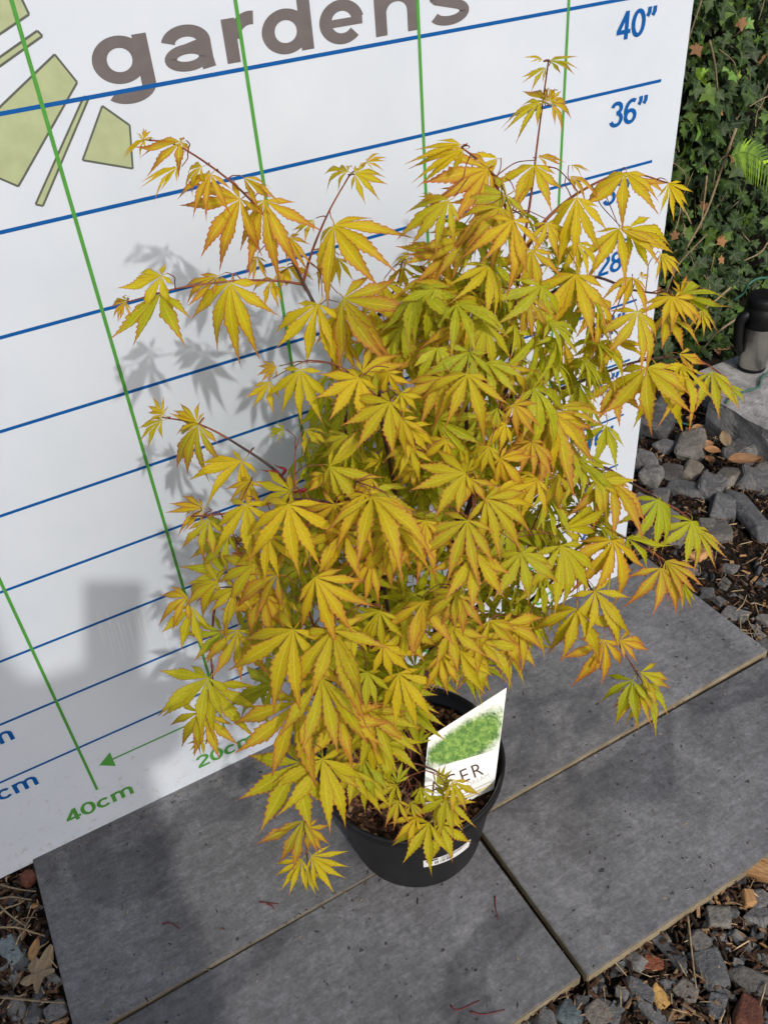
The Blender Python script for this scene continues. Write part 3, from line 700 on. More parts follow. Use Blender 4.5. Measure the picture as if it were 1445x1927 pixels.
# leaves seen in the picture: base px, tip px of the middle lobe, depth Y (None = crown surface), kind
U = -17
HAND = [
 (497,376,506,500,U,0),(452,374,360,460,U,0),(396,327,345,388,U,0),(380,313,325,343,U,1),(333,315,267,343,U,2),(340,266,262,290,U,1),(272,262,227,288,U,2),(270,262,277,238,U,2),
 (459,334,512,376,U-1,1),(434,532,421,662,U,0),(302,552,270,632,U,1),(304,518,236,556,U,1),(240,565,200,568,U,2),(236,568,214,600,U,2),(412,518,333,561,U+1,1),(513,525,477,567,U+1,1),(484,482,477,527,U+2,2),
 (628,424,672,532,-20,0),(655,322,601,313,-20,1),(668,327,722,332,-20,0),(690,305,722,288,-20,2),(599,572,552,676,-23,0),(646,561,738,645,-24,0),(545,446,562,496,-17,1),(635,485,614,527,-18,1),(542,503,549,540,-16,1),(590,413,556,442,-18,1),(640,580,660,665,-22,0),
 (1034,114,1095,109,-25,1),(1020,111,990,99,-25,2),(1027,126,988,153,-25,1),(1037,194,1086,204,-25,1),(1030,190,1000,155,-25,2),(1036,192,1048,160,-25,2),(1015,191,950,235,-25,1),
 (867,271,782,288,-28.5,1),(872,281,790,314,-29,1),(918,317,835,366,-28,0),(935,298,872,317,-26,1),(1005,310,992,385,-29,0),(1012,295,1070,292,-24,1),(1075,310,1110,314,-23,2),(1073,332,1128,346,-24,1),
 (1085,371,1075,468,-29,0),(1177,325,1172,400,-26,0),(1200,335,1262,345,-25,1),(1257,344,1291,397,-25,2),(1165,429,1189,515,-27,0),(1180,430,1268,470,-27,1),(1243,477,1272,518,-27,2),
 (845,376,773,429,-29,0),(821,371,785,366,-28,2),(954,366,855,440,-30,0),(940,390,893,465,-31,0),(964,414,965,520,-33,0),(1029,419,1046,480,-28,1),(1083,458,1132,512,-28,0),(1083,516,1056,625,-31,0),(993,557,998,624,-33,0),
 (1189,521,1183,572,-27,2),(1205,520,1222,512,-27,2),(1262,557,1238,606,-30,1),(1279,555,1378,572,-29,1),(1279,553,1308,524,-29,2),(1270,560,1310,612,-30,0),(1318,584,1330,628,-29.5,2),(1199,586,1212,692,-30,0),(1250,590,1300,645,-28,1),
 (915,610,893,688,-34,0),(879,603,820,655,-33,0),(845,482,776,518,-28,0),(860,545,782,594,-30,0),(918,501,922,582,-32,0),(758,501,748,548,-20,1),(770,482,734,480,-20,1),(880,450,800,480,-29,0),(830,520,770,560,-27,0),(1000,470,980,550,-31,0),(900,560,860,610,-32,0),
 (565,695,557,797,-30,0),(676,711,625,782,-34,0),(681,700,762,679,-31,0),(734,756,672,838,-37,0),(753,740,792,775,-37,1),(757,787,750,850,-38,1),(768,797,807,860,-38,1),(833,711,780,790,-36,0),(879,704,858,798,-38,0),(935,767,926,814,-39,1),(951,797,915,833,-39,1),(966,761,1003,808,-38,1),
 (509,718,484,767,-27,1),(520,690,480,702,-26,2),(575,808,602,840,-29,1),(534,808,500,814,-27,2),(655,819,612,858,-33,1),(876,891,780,916,-41,0),(880,888,860,842,-40,2),(885,900,884,950,-41,1),(717,868,675,858,-35,1),(780,880,730,900,-36,1),(941,862,1000,905,-40,0),(548,923,470,940,-33,0),(552,920,545,890,-32,2),(615,891,590,930,-33,1),(620,877,712,896,-35,0),(700,640,690,700,-22,1),
 (374,799,317,885,U-1,0),(372,796,322,762,U-1,2),(307,791,250,822,U,1),(309,780,273,757,U,2),(455,867,385,940,-23,0),(463,949,450,1062,-32,0),(393,976,370,1045,-30,1),(383,957,315,965,-26,2),(370,950,335,945,-25,2),(543,949,532,1080,-37,0),(631,949,603,1046,-37,0),(684,930,700,1030,-40,0),(700,935,762,1045,-41,1),
 (522,1081,417,1070,-35,0),(593,1086,655,1190,-41,0),(741,991,665,1098,-41,0),(745,990,760,1080,-41,0),(539,1128,475,1170,-35,0),(444,1105,405,1190,-32,0),(410,1094,318,1090,-30,0),(420,1080,351,1056,-29,1),(353,1124,290,1152,-28,1),(364,1143,330,1216,-28.5,1),(417,1189,357,1238,-30,0),(447,1186,440,1290,-33,0),
 (552,1185,475,1330,-40,0),(625,1186,652,1345,-42,0),(604,1276,630,1425,-42,0),(562,1320,485,1470,-40,0),(606,1429,610,1570,-40.5,0),(564,1435,490,1562,-39.5,0),(571,1544,515,1632,-40,1),(579,1557,602,1607,-40,1),(586,1611,642,1662,-40,2),(568,1618,528,1672,-40,2),(580,1635,586,1682,-40,2),
 (392,1276,316,1362,-28,0),(402,1291,446,1378,-28,1),(375,1341,325,1402,-28,1),(388,1345,402,1424,-28,1),(380,1390,366,1420,-28,2),(705,1339,735,1455,-37,0),(750,1267,790,1368,-40,0),(661,1409,640,1455,-36,1),(683,1427,706,1510,-36,1),(690,1440,735,1490,-36,2),(640,1345,720,1395,-41,1),
 (747,1477,712,1498,-35,1),(748,1474,750,1440,-35,1),(791,1482,800,1522,-36,1),(827,1499,872,1542,-37,0),(820,1475,850,1455,-36,2),(749,1507,720,1545,-36,1),(772,1510,792,1540,-36,2),(783,1538,745,1576,-37,1),(808,1549,763,1612,-38,1),(827,1550,852,1615,-38,1),
 (1037,773,1095,920,-36,0),(1042,770,1155,766,-35,1),(1037,780,1010,890,-36,0),(913,938,1000,1015,-42,0),(915,935,1030,912,-41,1),(879,979,835,1090,-44,0),(892,1039,895,1145,-45,0),(1055,996,1180,962,-37,1),(1153,1017,1153,1135,-37,0),(1055,1026,1092,1140,-39,0),(1179,1013,1270,1040,-35,1),
 (1237,940,1255,1032,-32,0),(1301,981,1290,1058,-32.5,1),(1308,992,1350,1066,-32.5,2),(1243,1069,1240,1155,-35.5,1),(1252,1056,1312,1112,-35,2),(1288,1099,1280,1145,-35,2),(1149,904,1168,1002,-31,0),(1050,893,1022,960,-37,0),(1120,905,1205,950,-31,0),
 (1217,691,1225,800,-30,0),(1235,690,1286,790,-29.5,1),(1280,686,1330,765,-30,1),(1339,699,1352,772,-30,1),(1373,728,1403,754,-30,2),(1278,666,1332,690,-29,1),(1155,718,1170,795,-28,0),(1130,640,1100,690,-28,1),(1085,1146,1080,1258,-39,0),(1119,1112,1168,1215,-39,0),(1136,1204,1125,1302,-39.5,0),(1166,1206,1224,1224,-39,1),
 (1190,1280,1148,1352,-39.5,1),(1205,1265,1267,1302,-39,1),(1210,1285,1246,1356,-39.5,1),(1200,1290,1195,1366,-39.5,2),(977,1189,985,1150,-39,1),(975,1185,1010,1245,-40,0),(921,1168,952,1230,-42,1),(859,1116,812,1170,-44,0),(865,1120,870,1200,-44,1),(797,1133,800,1228,-42,0),(715,1150,690,1230,-41,0),(830,1230,840,1300,-41,1),(900,1200,910,1265,-41,1),(760,1180,800,1250,-41,0),
 (720,530,700,592,-22,0),(790,560,750,612,-23,0),(700,580,742,642,-23,0),(830,470,778,502,-26,1),(760,600,730,665,-25,0),(810,640,790,722,-29,0),(760,660,722,702,-28,1),(850,600,880,652,-30,0),(860,660,840,702,-33,1),(680,600,672,660,-22,1),(800,520,815,580,-25,0),(870,430,850,480,-28,1),
 (640,1335,662,1440,-38,0),(690,1335,712,1420,-37,0),(622,1445,642,1505,-37,1),(722,1400,748,1470,-36,1),(702,1392,690,1462,-36,1),(760,1380,738,1425,-30,1),(790,1400,800,1360,-29,1),(735,1350,760,1400,-31,1),(690,1470,705,1530,-36.5,1),(665,1450,655,1520,-37,1),(850,1470,880,1510,-37.5,1),(840,1500,815,1560,-38,1),
 (905,1205,925,1305,-40,0),(865,1225,880,1315,-41,1),(945,1175,995,1250,-39,0),(960,1200,1015,1240,-39,1),(800,1250,835,1325,-40,1),(690,1265,680,1340,-40,0),(720,1215,770,1270,-41,0),(660,1180,640,1250,-41,0),(850,1180,860,1260,-42,0),(430,1010,345,1040,-29,1),(480,1062,415,1135,-33,0),(500,1120,450,1200,-34,0),(505,1010,480,1090,-34,0),(470,905,440,960,-26,0),(600,1000,570,1060,-36,0),(650,640,625,700,-24,0),(820,640,815,700,-31,0),(730,700,720,760,-33,0),(960,690,975,750,-36,0),(840,830,800,870,-38,0),(920,840,900,890,-40,0),(770,840,760,900,-38,0),(700,900,660,940,-37,0),(1000,830,1010,900,-38,0),
 (1060,640,1035,720,-27,0),(1120,560,1170,640,-28,0),(1150,640,1180,700,-28,0),(1000,690,1050,740,-30,0),(740,620,735,700,-26,0),(800,600,760,650,-26,0),(1090,720,1060,790,-30,1),(1140,800,1120,860,-29,1),(700,1050,690,1130,-40,0),(800,980,790,1080,-42,0),(980,1040,1010,1130,-42,0),(1010,900,960,960,-40,0),(480,1010,420,1060,-30,1),(650,1000,620,1090,-38,0),
]
# leaves half folded or turned edge-on
NARROW = {(1034,114):.42,(1020,111):.45,(1027,126):.5,(1015,191):.45,(867,271):.42,(872,281):.5,(340,266):.45,(333,315):.5,(380,313):.6,(272,262):.5,(655,322):.6,(412,518):.6,(459,334):.6,(304,518):.8,(240,565):.5,(1200,335):.55,(935,298):.5,(1012,295):.45,(1075,310):.4,(1073,332):.5,(821,371):.5,(545,446):.6,(590,413):.6,(1279,555):.6,(307,791):.6,(1179,1013):.5,(1042,770):.5,(1055,996):.6,(915,935):.5}
rl = random.Random(5)
for (bx, by, tx, ty, Y, kind) in HAND:
    B = depth(bx, by) if Y is None else onY(bx, by, Y-1.2)
    toc = (CAM-B).normalized(); out = Vector((B.x-3, B.y+26, 0)); out = out.normalized() if out.length > .1 else out
    n = (toc*.62 + Vector((0, 0, .42)) + out*.22 + Vector((rl.gauss(0, .16), rl.gauss(0, .16), rl.gauss(0, .10)))).normalized()
    if n.dot(toc) < .5: n = (n+toc*.5).normalized()
    T = onP(tx, ty, B, n); T = B + (T-B)*(1.32 if by > 1435 and bx > 700 else 1.13); L = (T-B).length
    pl = math.hypot(tx-bx, ty-by)
    sh = rl.choice(OPEN) if kind == 0 else rl.choice(FIVE+[5, 8, 12]) if kind == 1 else rl.choice(YOUNG)
    hgt = max(0, min(1, (B.z-30)/60))
    green = max(0, min(1, rl.gauss(.66-.46*hgt, .27) - (.1 if B.y < -38 else 0))); flush = max(.2, min(.9, rl.gauss(.44+.20*hgt, .20)))
    m, L = add_leaf(B, T, n, sh, green, flush, {0: 1.0, 1: 1.1, 2: 1.1}[kind]*rl.uniform(.92, 1.1)*NARROW.get((bx, by), 1.0))
    twig_to(B, m, L)
# leaves deeper in the crown
MASK = [(560,760),(640,650),(760,560),(840,440),(950,350),(1060,400),(1130,480),(1130,640),(1085,760),(1120,900),(1150,1000),(1080,1080),(960,1190),(920,1255),(850,1285),(770,1330),(690,1390),(580,1340),(480,1230),(440,1100),(520,980),(560,860)]
def inside(x, y, P):
    c = False
    for i in range(len(P)):
        (x0, y0), (x1, y1) = P[i-1], P[i]
        if (y0 > y) != (y1 > y) and x < (x1-x0)*(y-y0)/(y1-y0)+x0: c = not c
    return c
rf = random.Random(21); count = 0; tries = 0
while count < 580 and tries < 60000:
    tries += 1
    q = Vector((rf.uniform(-1, 1), rf.uniform(-1, 1), rf.uniform(-1, 1)))
    if not .2 < q.length < .84: continue
    B = EC + Vector((q.x*ER.x*.85, q.y*ER.y*.95, q.z*ER.z*.95))
    if B.z < 19 or B.y > -7.5 or B.y < -38: continue
    u = pix(B)
    if not inside(u[0], u[1]-25, MASK): continue
    out = Vector((B.x-3, B.y+26, 0)).normalized()
    dirv = (out*rf.uniform(.2, .9) + Vector((rf.gauss(0, .45), rf.gauss(0, .45), rf.uniform(-.95, -.25)))).normalized()
    n0 = (Vector((0, 0, .75)) + out*.55 + Vector((rf.gauss(0, .25), rf.gauss(0, .25), 0)))
    n = (n0-dirv*n0.dot(dirv)).normalized(); L = rf.uniform(3.8, 6.6); u = pix(B+dirv*L)
    if 790 < u[0] < 970 and u[1] > 1325 - (u[0]-790)*.25: continue
    add_leaf(B, B+dirv*L, n, rf.choice(OPEN+OPEN+FIVE), min(1, max(0, rf.gauss(.80, .16))), rf.gauss(.36, .14), rf.uniform(.9, 1.1)); count += 1
o = obj('foliage', STUFF['V'], STUFF['F'], M_LEAF, None, True); keep(o, tree); o.color = (.78, .36, 0, 1); tag(o, kind='stuff')
at = o.data.color_attributes.new('lf', 'FLOAT_COLOR', 'POINT'); at.data.foreach_set('color', [x for c in STUFF['C'] for x in (*c, 1)])
# red opening buds on the left twig
for (a, b, Y) in (((527, 903), (517, 874), -22.5), ((521, 902), (492, 884), -22.5), ((552, 925), (562, 930), -34)):
    A = onY(*a, Y); Bq = onY(*b, Y-.6); V, F = tube([A, A.lerp(Bq, .5)+Vector((.15, -.15, .1)), Bq], .06, .03, 6, 5)
    for i in range(len(V)):
        t = (i//6)/10; c = A.lerp(Bq, t); V[i] = c + (V[i]-c)*(1+3.2*math.sin(math.pi*min(1, t))**1.5)
    tpart('bud', V, F, M_BUD)
print('leaves', NLEAF[0], 'twigs', ntw[0], 'hand', len(HAND), 'fill', count)

# ------------------------------------------------------------------ stones, chips and litter on the ground
def hull(seed, sx, sy, sz, n=17):
    r = random.Random(seed); bm = bmesh.new()
    for cx in (-1, 1):
        for cy in (-1, 1):
            for cz in (-1, 1):
                k = r.uniform(.45, 1.0) if cz > 0 else r.uniform(.75, 1.0)
                bm.verts.new(Vector((cx*sx/2*k*r.uniform(.7, 1.1), cy*sy/2*k*r.uniform(.65, 1.1), cz*sz/2*r.uniform(.6, 1.05)))*K)
    for i in range(n-12):
        a = r.uniform(0, 6.283); bm.verts.new(Vector((math.cos(a)*sx/2*.98, math.sin(a)*sy/2*.98, r.uniform(-.4, .5)*sz/2))*K)
    bmesh.ops.convex_hull(bm, input=bm.verts)
    bmesh.ops.bevel(bm, geom=list(bm.edges), offset=.05*min(sx, sy, sz)*K, segments=2, affect='EDGES')
    me = bpy.data.meshes.new('stone'); bm.to_mesh(me); bm.free(); return me
rs = random.Random(8)
def on_slab(x, y, m=0.0): return (-54-m < x < 67+m and -54.6-m < y < 1.5+m)
PLACED = []
def stone(px, py, wpx, hpx, mat, label, group=None, name='stone', rz=None, thick=.42, sink=.2):
    P = onZ(px, py, 1.0); dist = (P-CAM).length; s = dist/PF
    sx = wpx*s; sy = max(hpx*s*1.25, .8); sz = max(.8, min(sx, sy)*thick)
    me = hull(rs.randint(0, 1 << 30), sx, sy, sz); me.materials.append(mat)
    o = link(name, me); o.location = Vector((P.x, P.y, sz/2-sink*sz))*K; o.rotation_euler = (rs.gauss(0, .12), rs.gauss(0, .12), (R(26) if rz is None else 0)+rs.gauss(0, .25) if rz is None else R(rz))
    tag(o, label, 'stone', group); PLACED.append((P.x, P.y, max(sx, sy)/2)); return o
GS = 'slate rubble behind the slabs'
for a in ((1228,800,74,70,M_SLATE),(1210,870,40,50,M_SLATE),(1225,895,60,40,M_SLATE),(1250,838,34,36,M_SLATE),(1300,842,70,50,M_TAN),(1304,880,60,30,M_TAN),(1262,888,50,40,M_TAN),(1293,920,34,76,M_SLATE),(1335,920,54,44,M_SLATE),(1368,898,46,38,M_SLATE),(1393,850,60,60,M_SLATE),(1420,905,46,70,M_SLATE),(1360,955,62,42,M_SLATE),(1328,985,30,26,M_SLATE),(1240,930,40,36,M_SLATE),(1212,950,46,50,M_SLATE),(1260,975,50,40,M_SLATE),(1215,1000,50,40,M_SLATE),(1270,1010,40,30,M_SLATE),(1200,800,40,60,M_SLATE),(1435,885,40,40,M_SLATE),(1290,1000,36,30,M_SLATE),(1255,760,50,40,M_SLATE)):
    stone(a[0], a[1], a[2]*1.15, a[3]*.95, a[4], ('large blocky ' if a[2]*a[3] > 3000 else 'long narrow ' if max(a[2], a[3]) > 1.5*min(a[2], a[3]) else 'small angular ' if a[2]*a[3] < 1700 else 'angular ')+('grey slate' if a[4] is M_SLATE else 'buff brown')+' stone in the rubble past the board', GS if a[4] is M_SLATE else 'buff stones in the rubble', thick=rs.uniform(.4, .75), sink=.15)
stone(1412, 968, 44, 150, M_SLATE, 'long flat slate shard lying slantwise across the rubble', rz=-20, thick=.5)
stone(1352, 998, 66, 40, M_TAN, 'block shaped stone half blue grey and half buff at the rubble edge')
for a in ((1384,1154,36,36,M_SLATE),(1300,1072,22,20,M_SLATE),(1372,1065,26,28,M_SLATE),(1364,1094,30,16,M_TAN),(1437,1090,30,16,M_SLATE),(1438,1160,26,26,M_SLATE),(1440,1215,34,28,M_SLATE),(1330,1110,26,24,M_SLATE),(1425,1178,14,16,M_SLATE),(1355,1125,22,20,M_SLATE),
          (1340,1822,48,60,M_SLATE),(1258,1782,26,66,M_SLATE),(1352,1720,44,36,M_SLATE),(1380,1716,20,20,M_SLATE),(1430,1720,40,36,M_SLATE),(1350,1765,28,18,M_SLATE),(1400,1765,20,44,M_SLATE),(1396,1768,18,40,M_SLATE),(1205,1862,40,56,M_SLATE),(1290,1862,38,36,M_TAN),(1363,1862,14,40,M_SLATE),(1350,1890,44,26,M_SLATE),(1412,1840,44,60,M_TAN),(1262,1850,18,28,M_SLATE),(1236,1852,22,16,M_SLATE),(1190,1800,36,50,M_SLATE),(1430,1690,50,30,M_SLATE),(1320,1770,44,40,M_TAN),(1390,1810,20,18,M_SLATE),(1125,1905,46,36,M_TAN),(1160,1905,36,24,M_SLATE),(1095,1880,24,22,M_SLATE),(1140,1890,30,26,M_SLATE),(1170,1865,24,20,M_SLATE),(1120,1862,26,22,M_SLATE),(1028,1915,50,30,M_SLATE),(1230,1905,34,50,M_SLATE),(1440,1800,20,28,M_SLATE),(1438,1905,16,40,M_SLATE),
          (24,1690,24,22,M_SLATE),(30,1735,22,20,M_TAN),(18,1830,22,40,M_SLATE),(30,1900,30,40,M_SLATE),(62,1905,34,34,M_SLATE),(44,1812,24,26,M_SLATE),(12,1875,22,22,M_SLATE),(100,1900,40,34,M_SLATE),(30,1880,34,12,M_SLATE),(92,1842,26,30,M_SLATE),(70,1880,26,18,M_SLATE)):
    where = 'litter left of the slabs' if a[0] < 200 else 'mulch past the rear slab corner' if a[1] < 1300 else 'mulch below the right slab edge' if a[0] > 1180 else 'grit under the front slab corner'
    sz_ = 'large' if a[2]*a[3] > 1500 else 'narrow' if max(a[2], a[3]) > 1.6*min(a[2], a[3]) else 'small'
    c_ = 'grey slate' if a[4] is M_SLATE else 'buff'
    stone(*a, '%s %s stone in the %s' % (sz_, c_, where), '%s stones in the %s' % (c_, where))
stone(1072, 1903, 46, 44, M_GREENSTONE, 'pale blue green slate flake beneath the front slab edge')
stone(20, 1785, 36, 58, M_GREENSTONE, 'pale green slate block in the litter left of the slabs', rz=12)
stone(1240, 1876, 36, 34, M_OCHRE, 'ochre yellow stone in the mulch below the right slab edge')
stone(1228, 1808, 32, 32, M_RED, 'small red brick fragment close under the right slab edge')
stone(1412, 1905, 60, 42, M_RED, 'larger red brick fragment in the mulch away from the slabs')
stone(48, 1648, 30, 26, M_RED, 'red brown brick piece under the bottom left corner of the board')
stone(1432, 1192, 20, 22, M_SLATE, 'small grey slate stone in the mulch past the rear slab corner', 'grey slate stones in the mulch past the rear slab corner')
# further stones, scattered
for k in range(70):
    for _ in range(30):
        z = rs.random()
        if z < .45: x, y = rs.uniform(68, 150), rs.uniform(-75, 46)
        elif z < .8: x, y = rs.uniform(-60, 90), rs.uniform(-90, -56)
        else: x, y = rs.uniform(-95, -55), rs.uniform(-70, 20)
        if on_slab(x, y, 2) or (x > 108 and y > 8): continue
        s = rs.uniform(1.6, 4.8)
        if any((x-a)**2+(y-b)**2 < (c+s*.45)**2 for a, b, c in PLACED): continue
        me = hull(rs.randint(0, 1 << 30), s, s*rs.uniform(.55, 1), s*rs.uniform(.35, .6)); me.materials.append(M_SLATE if rs.random() < .8 else M_TAN)
        o = link('stone', me); o.location = Vector((x, y, .15*s))*K; o.rotation_euler = (rs.gauss(0, .2), rs.gauss(0, .2), rs.uniform(0, 6.3))
        tag(o, 'slate chip scattered loosely over the bare soil', 'stone', 'scattered slate chips'); PLACED.append((x, y, s/2)); break
# wood chips
def chunk(px, py, L, W, H, rz, label, mat=M_CHIP, group=None, name='wood_chip', z=None):
    P = onZ(px, py, 1.0); me = hull(rs.randint(0, 1 << 30), L, W, H, 12); me.materials.append(mat); o = link(name, me)
    o.location = Vector((P.x, P.y, (H*.42 if z is None else z)))*K; o.rotation_euler = (rs.gauss(0, .15), rs.gauss(0, .1), R(rz)); tag(o, label, 'wood chip', group)
chunk(1438, 1640, 7.5, 3.6, 2.6, -62, 'orange brown split wood block butting against the right slab edge')
chunk(1412, 1688, 3.6, 2.6, 1.6, 60, 'frayed pale wood chunk in the mulch near the right slab')
chunk(1318, 1040, 5.6, 3.0, 1.6, 10, 'striped tan wood chunk between rubble and paving')
chunk(1430, 878, 6.0, 3.4, 2.0, 20, 'tan bark chunk beside the concrete block')
for a in ((1352,1690),(1368,1682),(1190,1850),(1200,1835),(1210,1780),(1395,1920),(1405,1070),(1400,1040),(1378,1055),(1420,1085),(1345,1900),(1288,1900),(1262,1905),(1320,1915),(1440,1775),(1375,1775),(60,1700),(70,1760),(24,1720),(1415,1145),(1440,1128)):
    w_ = 'litter left of the slabs' if a[0] < 200 else 'mulch past the rear slab corner' if a[1] < 1300 else 'mulch below the right slab edge'
    chunk(a[0], a[1], rs.uniform(1.6, 3.2), rs.uniform(.5, 1.0), rs.uniform(.3, .6), rs.uniform(0, 180), 'thin splinter of tan wood in the %s' % w_, group='wood splinters in the %s' % w_)
# twigs on the ground and dry stems
def stick(name, pts, r0, r1, label, cat, group=None, mat=M_TWIG):
    V, F = tube([Vector(q) for q in pts], r0, r1, 5, 4); o = obj(name, V, F, mat, None, True); tag(o, label, cat, group)
def gstick(a, b, z0=.9, z1=.9, r=.12, bend=.3, **k):
    A = onZ(*a, z0); B = onZ(*b, z1); d = B-A; s = Vector((-d.y, d.x, 0)).normalized()*d.length*bend*rs.uniform(-.25, .25)
    stick('dry_twig', [A, A.lerp(B, .35)+s+Vector((0, 0, .2)), A.lerp(B, .7)+s*.6, B], r, r*.6, k.get('label', 'dry twig lying in the litter left of the slabs'), 'twig', k.get('group', 'twigs in the left litter'))
for a, b in (((0,1665),(68,1678)),((0,1692),(60,1694)),((0,1746),(84,1762)),((40,1770),(66,1712)),((0,1705),(50,1745)),((2,1610),(12,1660)),((70,1790),(92,1772)),((30,1780),(58,1740)),((0,1720),(40,1700)),((88,1790),(108,1822)),((20,1880),(45,1872))):
    gstick(a, b, 1.3, 1.3, .16)
gstick((0, 1877), (122, 1888), 1.6, 1.9, .2, label='long pale bent twig reaching the lower left slab edge', group=None)
gstick((1294, 1724), (1310, 1860), 1.2, 1.0, .16, 0.05, label='straight straw stem across the mulch below the right slab', group=None)
for a, b in (((1392,1162),(1396,1198)),((1404,1160),(1420,1188)),((1412,1136),(1440,1140)),((1398,1192),(1418,1192)),((1350,1020),(1345,1055)),((1230,1005),(1262,1012)),((1275,1810),(1292,1838)),((1440,1850),(1428,1900)),((1385,1150),(1405,1120)),((1430,1060),(1445,1030)),((1262,1870),(1264,1890)),((1165,1860),(1168,1895))):
    gstick(a, b, 1.2, 1.2, .14, label='dry twig lying in the mulch to the right of the slabs', group='twigs in the right mulch')
# dead leaves
def dead(px, py, L, W, rz, label, mat, group=None, z=1.2, curl=.5):
    P = onZ(px, py, z); V, F = [], []
    N = 8
    for i in range(N+1):
        t = i/N; w = W/2*math.sin(math.pi*t)**.7*(1-.25*t)
        for s in (-1, -.5, 0, .5, 1):
            V.append(((t-.5)*L, s*w, .3+curl*(abs(s)**1.5)*W*.35+.2*math.sin(5*t+s)))
    for i in range(N):
        for k in range(4): F.append((i*5+k, i*5+k+1, i*5+6+k, i*5+5+k))
    o = obj('dead_leaf', V, F, mat, None, True); o.location = Vector((P.x, P.y, z))*K; o.rotation_euler = (rs.gauss(0, .2), rs.gauss(0, .25), R(rz)); tag(o, label, 'leaf', group)
dead(1362, 828, 4.6, 3.2, 55, 'pale tan fallen leaf standing up by the concrete block', M_PALEDEAD, z=3.0)
dead(1400, 872, 7.5, 4.0, -30, 'large curled red brown fallen leaf on the slate rubble', M_DEAD, z=4.5, curl=.9)
for a in ((1340,850,4,2.4),(1330,838,3.4,2),(1300,790,4.2,2.6),(1312,808,3.2,2.2),(1360,660,3.8,2.6),(1348,660,3.4,2.4),(1358,618,2.6,2),(1300,815,3.4,1.8),(1335,868,3.2,2.2)):
    dead(a[0], a[1], a[2], a[3], rs.uniform(0, 360), 'brown fallen leaf in the litter under the ivy', M_DEAD, 'brown leaves under the ivy', z=1.6)
def lobed_dead():
    P = onZ(72, 1832, 1.3); pts = []
    for i in range(44):
        a = 2*math.pi*i/44; r = 2.0*(1+.30*math.cos(5*a)+.12*math.sin(9*a))*(1.35 if math.cos(a) > .6 else 1); pts.append((r*math.cos(a), r*math.sin(a)*.8, .35*math.sin(3*a)+.25*rs.random()))
    V = [(0, 0, .3)]+pts; F = [(0, i+1, (i+1) % 44+1) for i in range(44)]
    o = obj('dead_leaf', V, F, M_PALEDEAD, None, True); o.location = P*K; o.rotation_euler = (.1, -.15, R(40)); tag(o, 'pale brown lobed dead leaf beside the left slab edge', 'leaf')
lobed_dead()
dead(66, 1790, 3.2, 1.6, 60, 'crumpled orange brown dead leaf left of the slabs', M_CHIP)
# red bud scales dropped on the slabs
def scale(a, c, b, z, label, group):
    P = [onZ(*q, z) for q in (a, c, b)]; stick('bud_scale', P, .13, .07, label, 'bud scale', group, M_SCALE)
for a, c, b, z in (((305,1740),(322,1738),(338,1749),2.1),((488,1698),(505,1700),(525,1702),2.1),((503,1702),(512,1706),(516,1712),2.1),((416,1749),(420,1748),(423,1751),2.1),
                   ((931,1688),(932,1708),(938,1731),1.95),((848,1893),(862,1902),(902,1884),1.95),((885,1905),(910,1910),(950,1901),1.95)):
    scale(a, c, b, z, 'thin red bud scale dropped on the slab %s' % ('against the board' if z > 2 else 'in front of the pot'), 'bud scales on the slab %s' % ('against the board' if z > 2 else 'in front of the pot'))
# grit and mulch
def gpt(lo=-.2, hi=.5):
    for _ in range(20):
        z = rnd.random()
        if z < .36: x, y = rnd.uniform(66, 125), rnd.uniform(-70, 50)
        elif z < .72: x, y = rnd.uniform(-20, 80), rnd.uniform(-80, -53)
        elif z < .92: x, y = rnd.uniform(-72, -51), rnd.uniform(-60, 8)
        else: x, y = rnd.uniform(-110, 160), rnd.uniform(-110, 60)
        if not on_slab(x, y, -1.2): return Vector((x, y, rnd.uniform(lo, hi)))
    return None
SL = [(.055, .058, .061), (.085, .088, .09), (.032, .032, .033), (.12, .118, .11), (.06, .048, .036)]
MU = [(.06, .03, .016), (.035, .018, .010), (.10, .055, .03), (.22, .14, .08), (.02, .011, .007), (.03, .018, .011), (.025, .015, .01)]
tag(chips('gravel', M_MULCH, 3400, gpt, .4, 1.5, SL), 'fine grey slate gravel covering the soil around the slabs', 'gravel', kind='stuff')
tag(chips('bark_mulch', M_MULCH, 12000, lambda: gpt(0, .8), .3, 1.0, MU, None, .35, 1.6), 'dark brown bark mulch mixed with the gravel', 'mulch', kind='stuff')
tag(chips('straw_litter', M_MULCH, 2200, lambda: gpt(.3, 1.0), .18, .38, [(.36, .24, .13), (.25, .15, .08), (.46, .34, .2), (.12, .06, .03)], None, .5, 6.0), 'thin straw and fibre litter strewn over the mulch', 'litter', kind='stuff')

def spt():
    x, y = rnd.uniform(-51, 64), rnd.uniform(-53, -2)
    if rnd.random() < .55: y = rnd.choice((-28.7, -53.6, -2.5, -1.6))+rnd.gauss(0, .8)
    if not on_slab(x, y, -1.5): return None
    return Vector((x, y, (3.0 if x > 7 and y > -28.4 else 2.4 if x > 7 else 2.03)))
tag(chips('grit', M_MULCH, 520, spt, .10, .34, [(.03, .02, .013), (.08, .045, .025), (.14, .14, .14), (.05, .05, .05), (.26, .2, .13)], None, .3, 1.6), 'tiny crumbs of soil and grit scattered on the grey slabs', 'grit', kind='stuff')
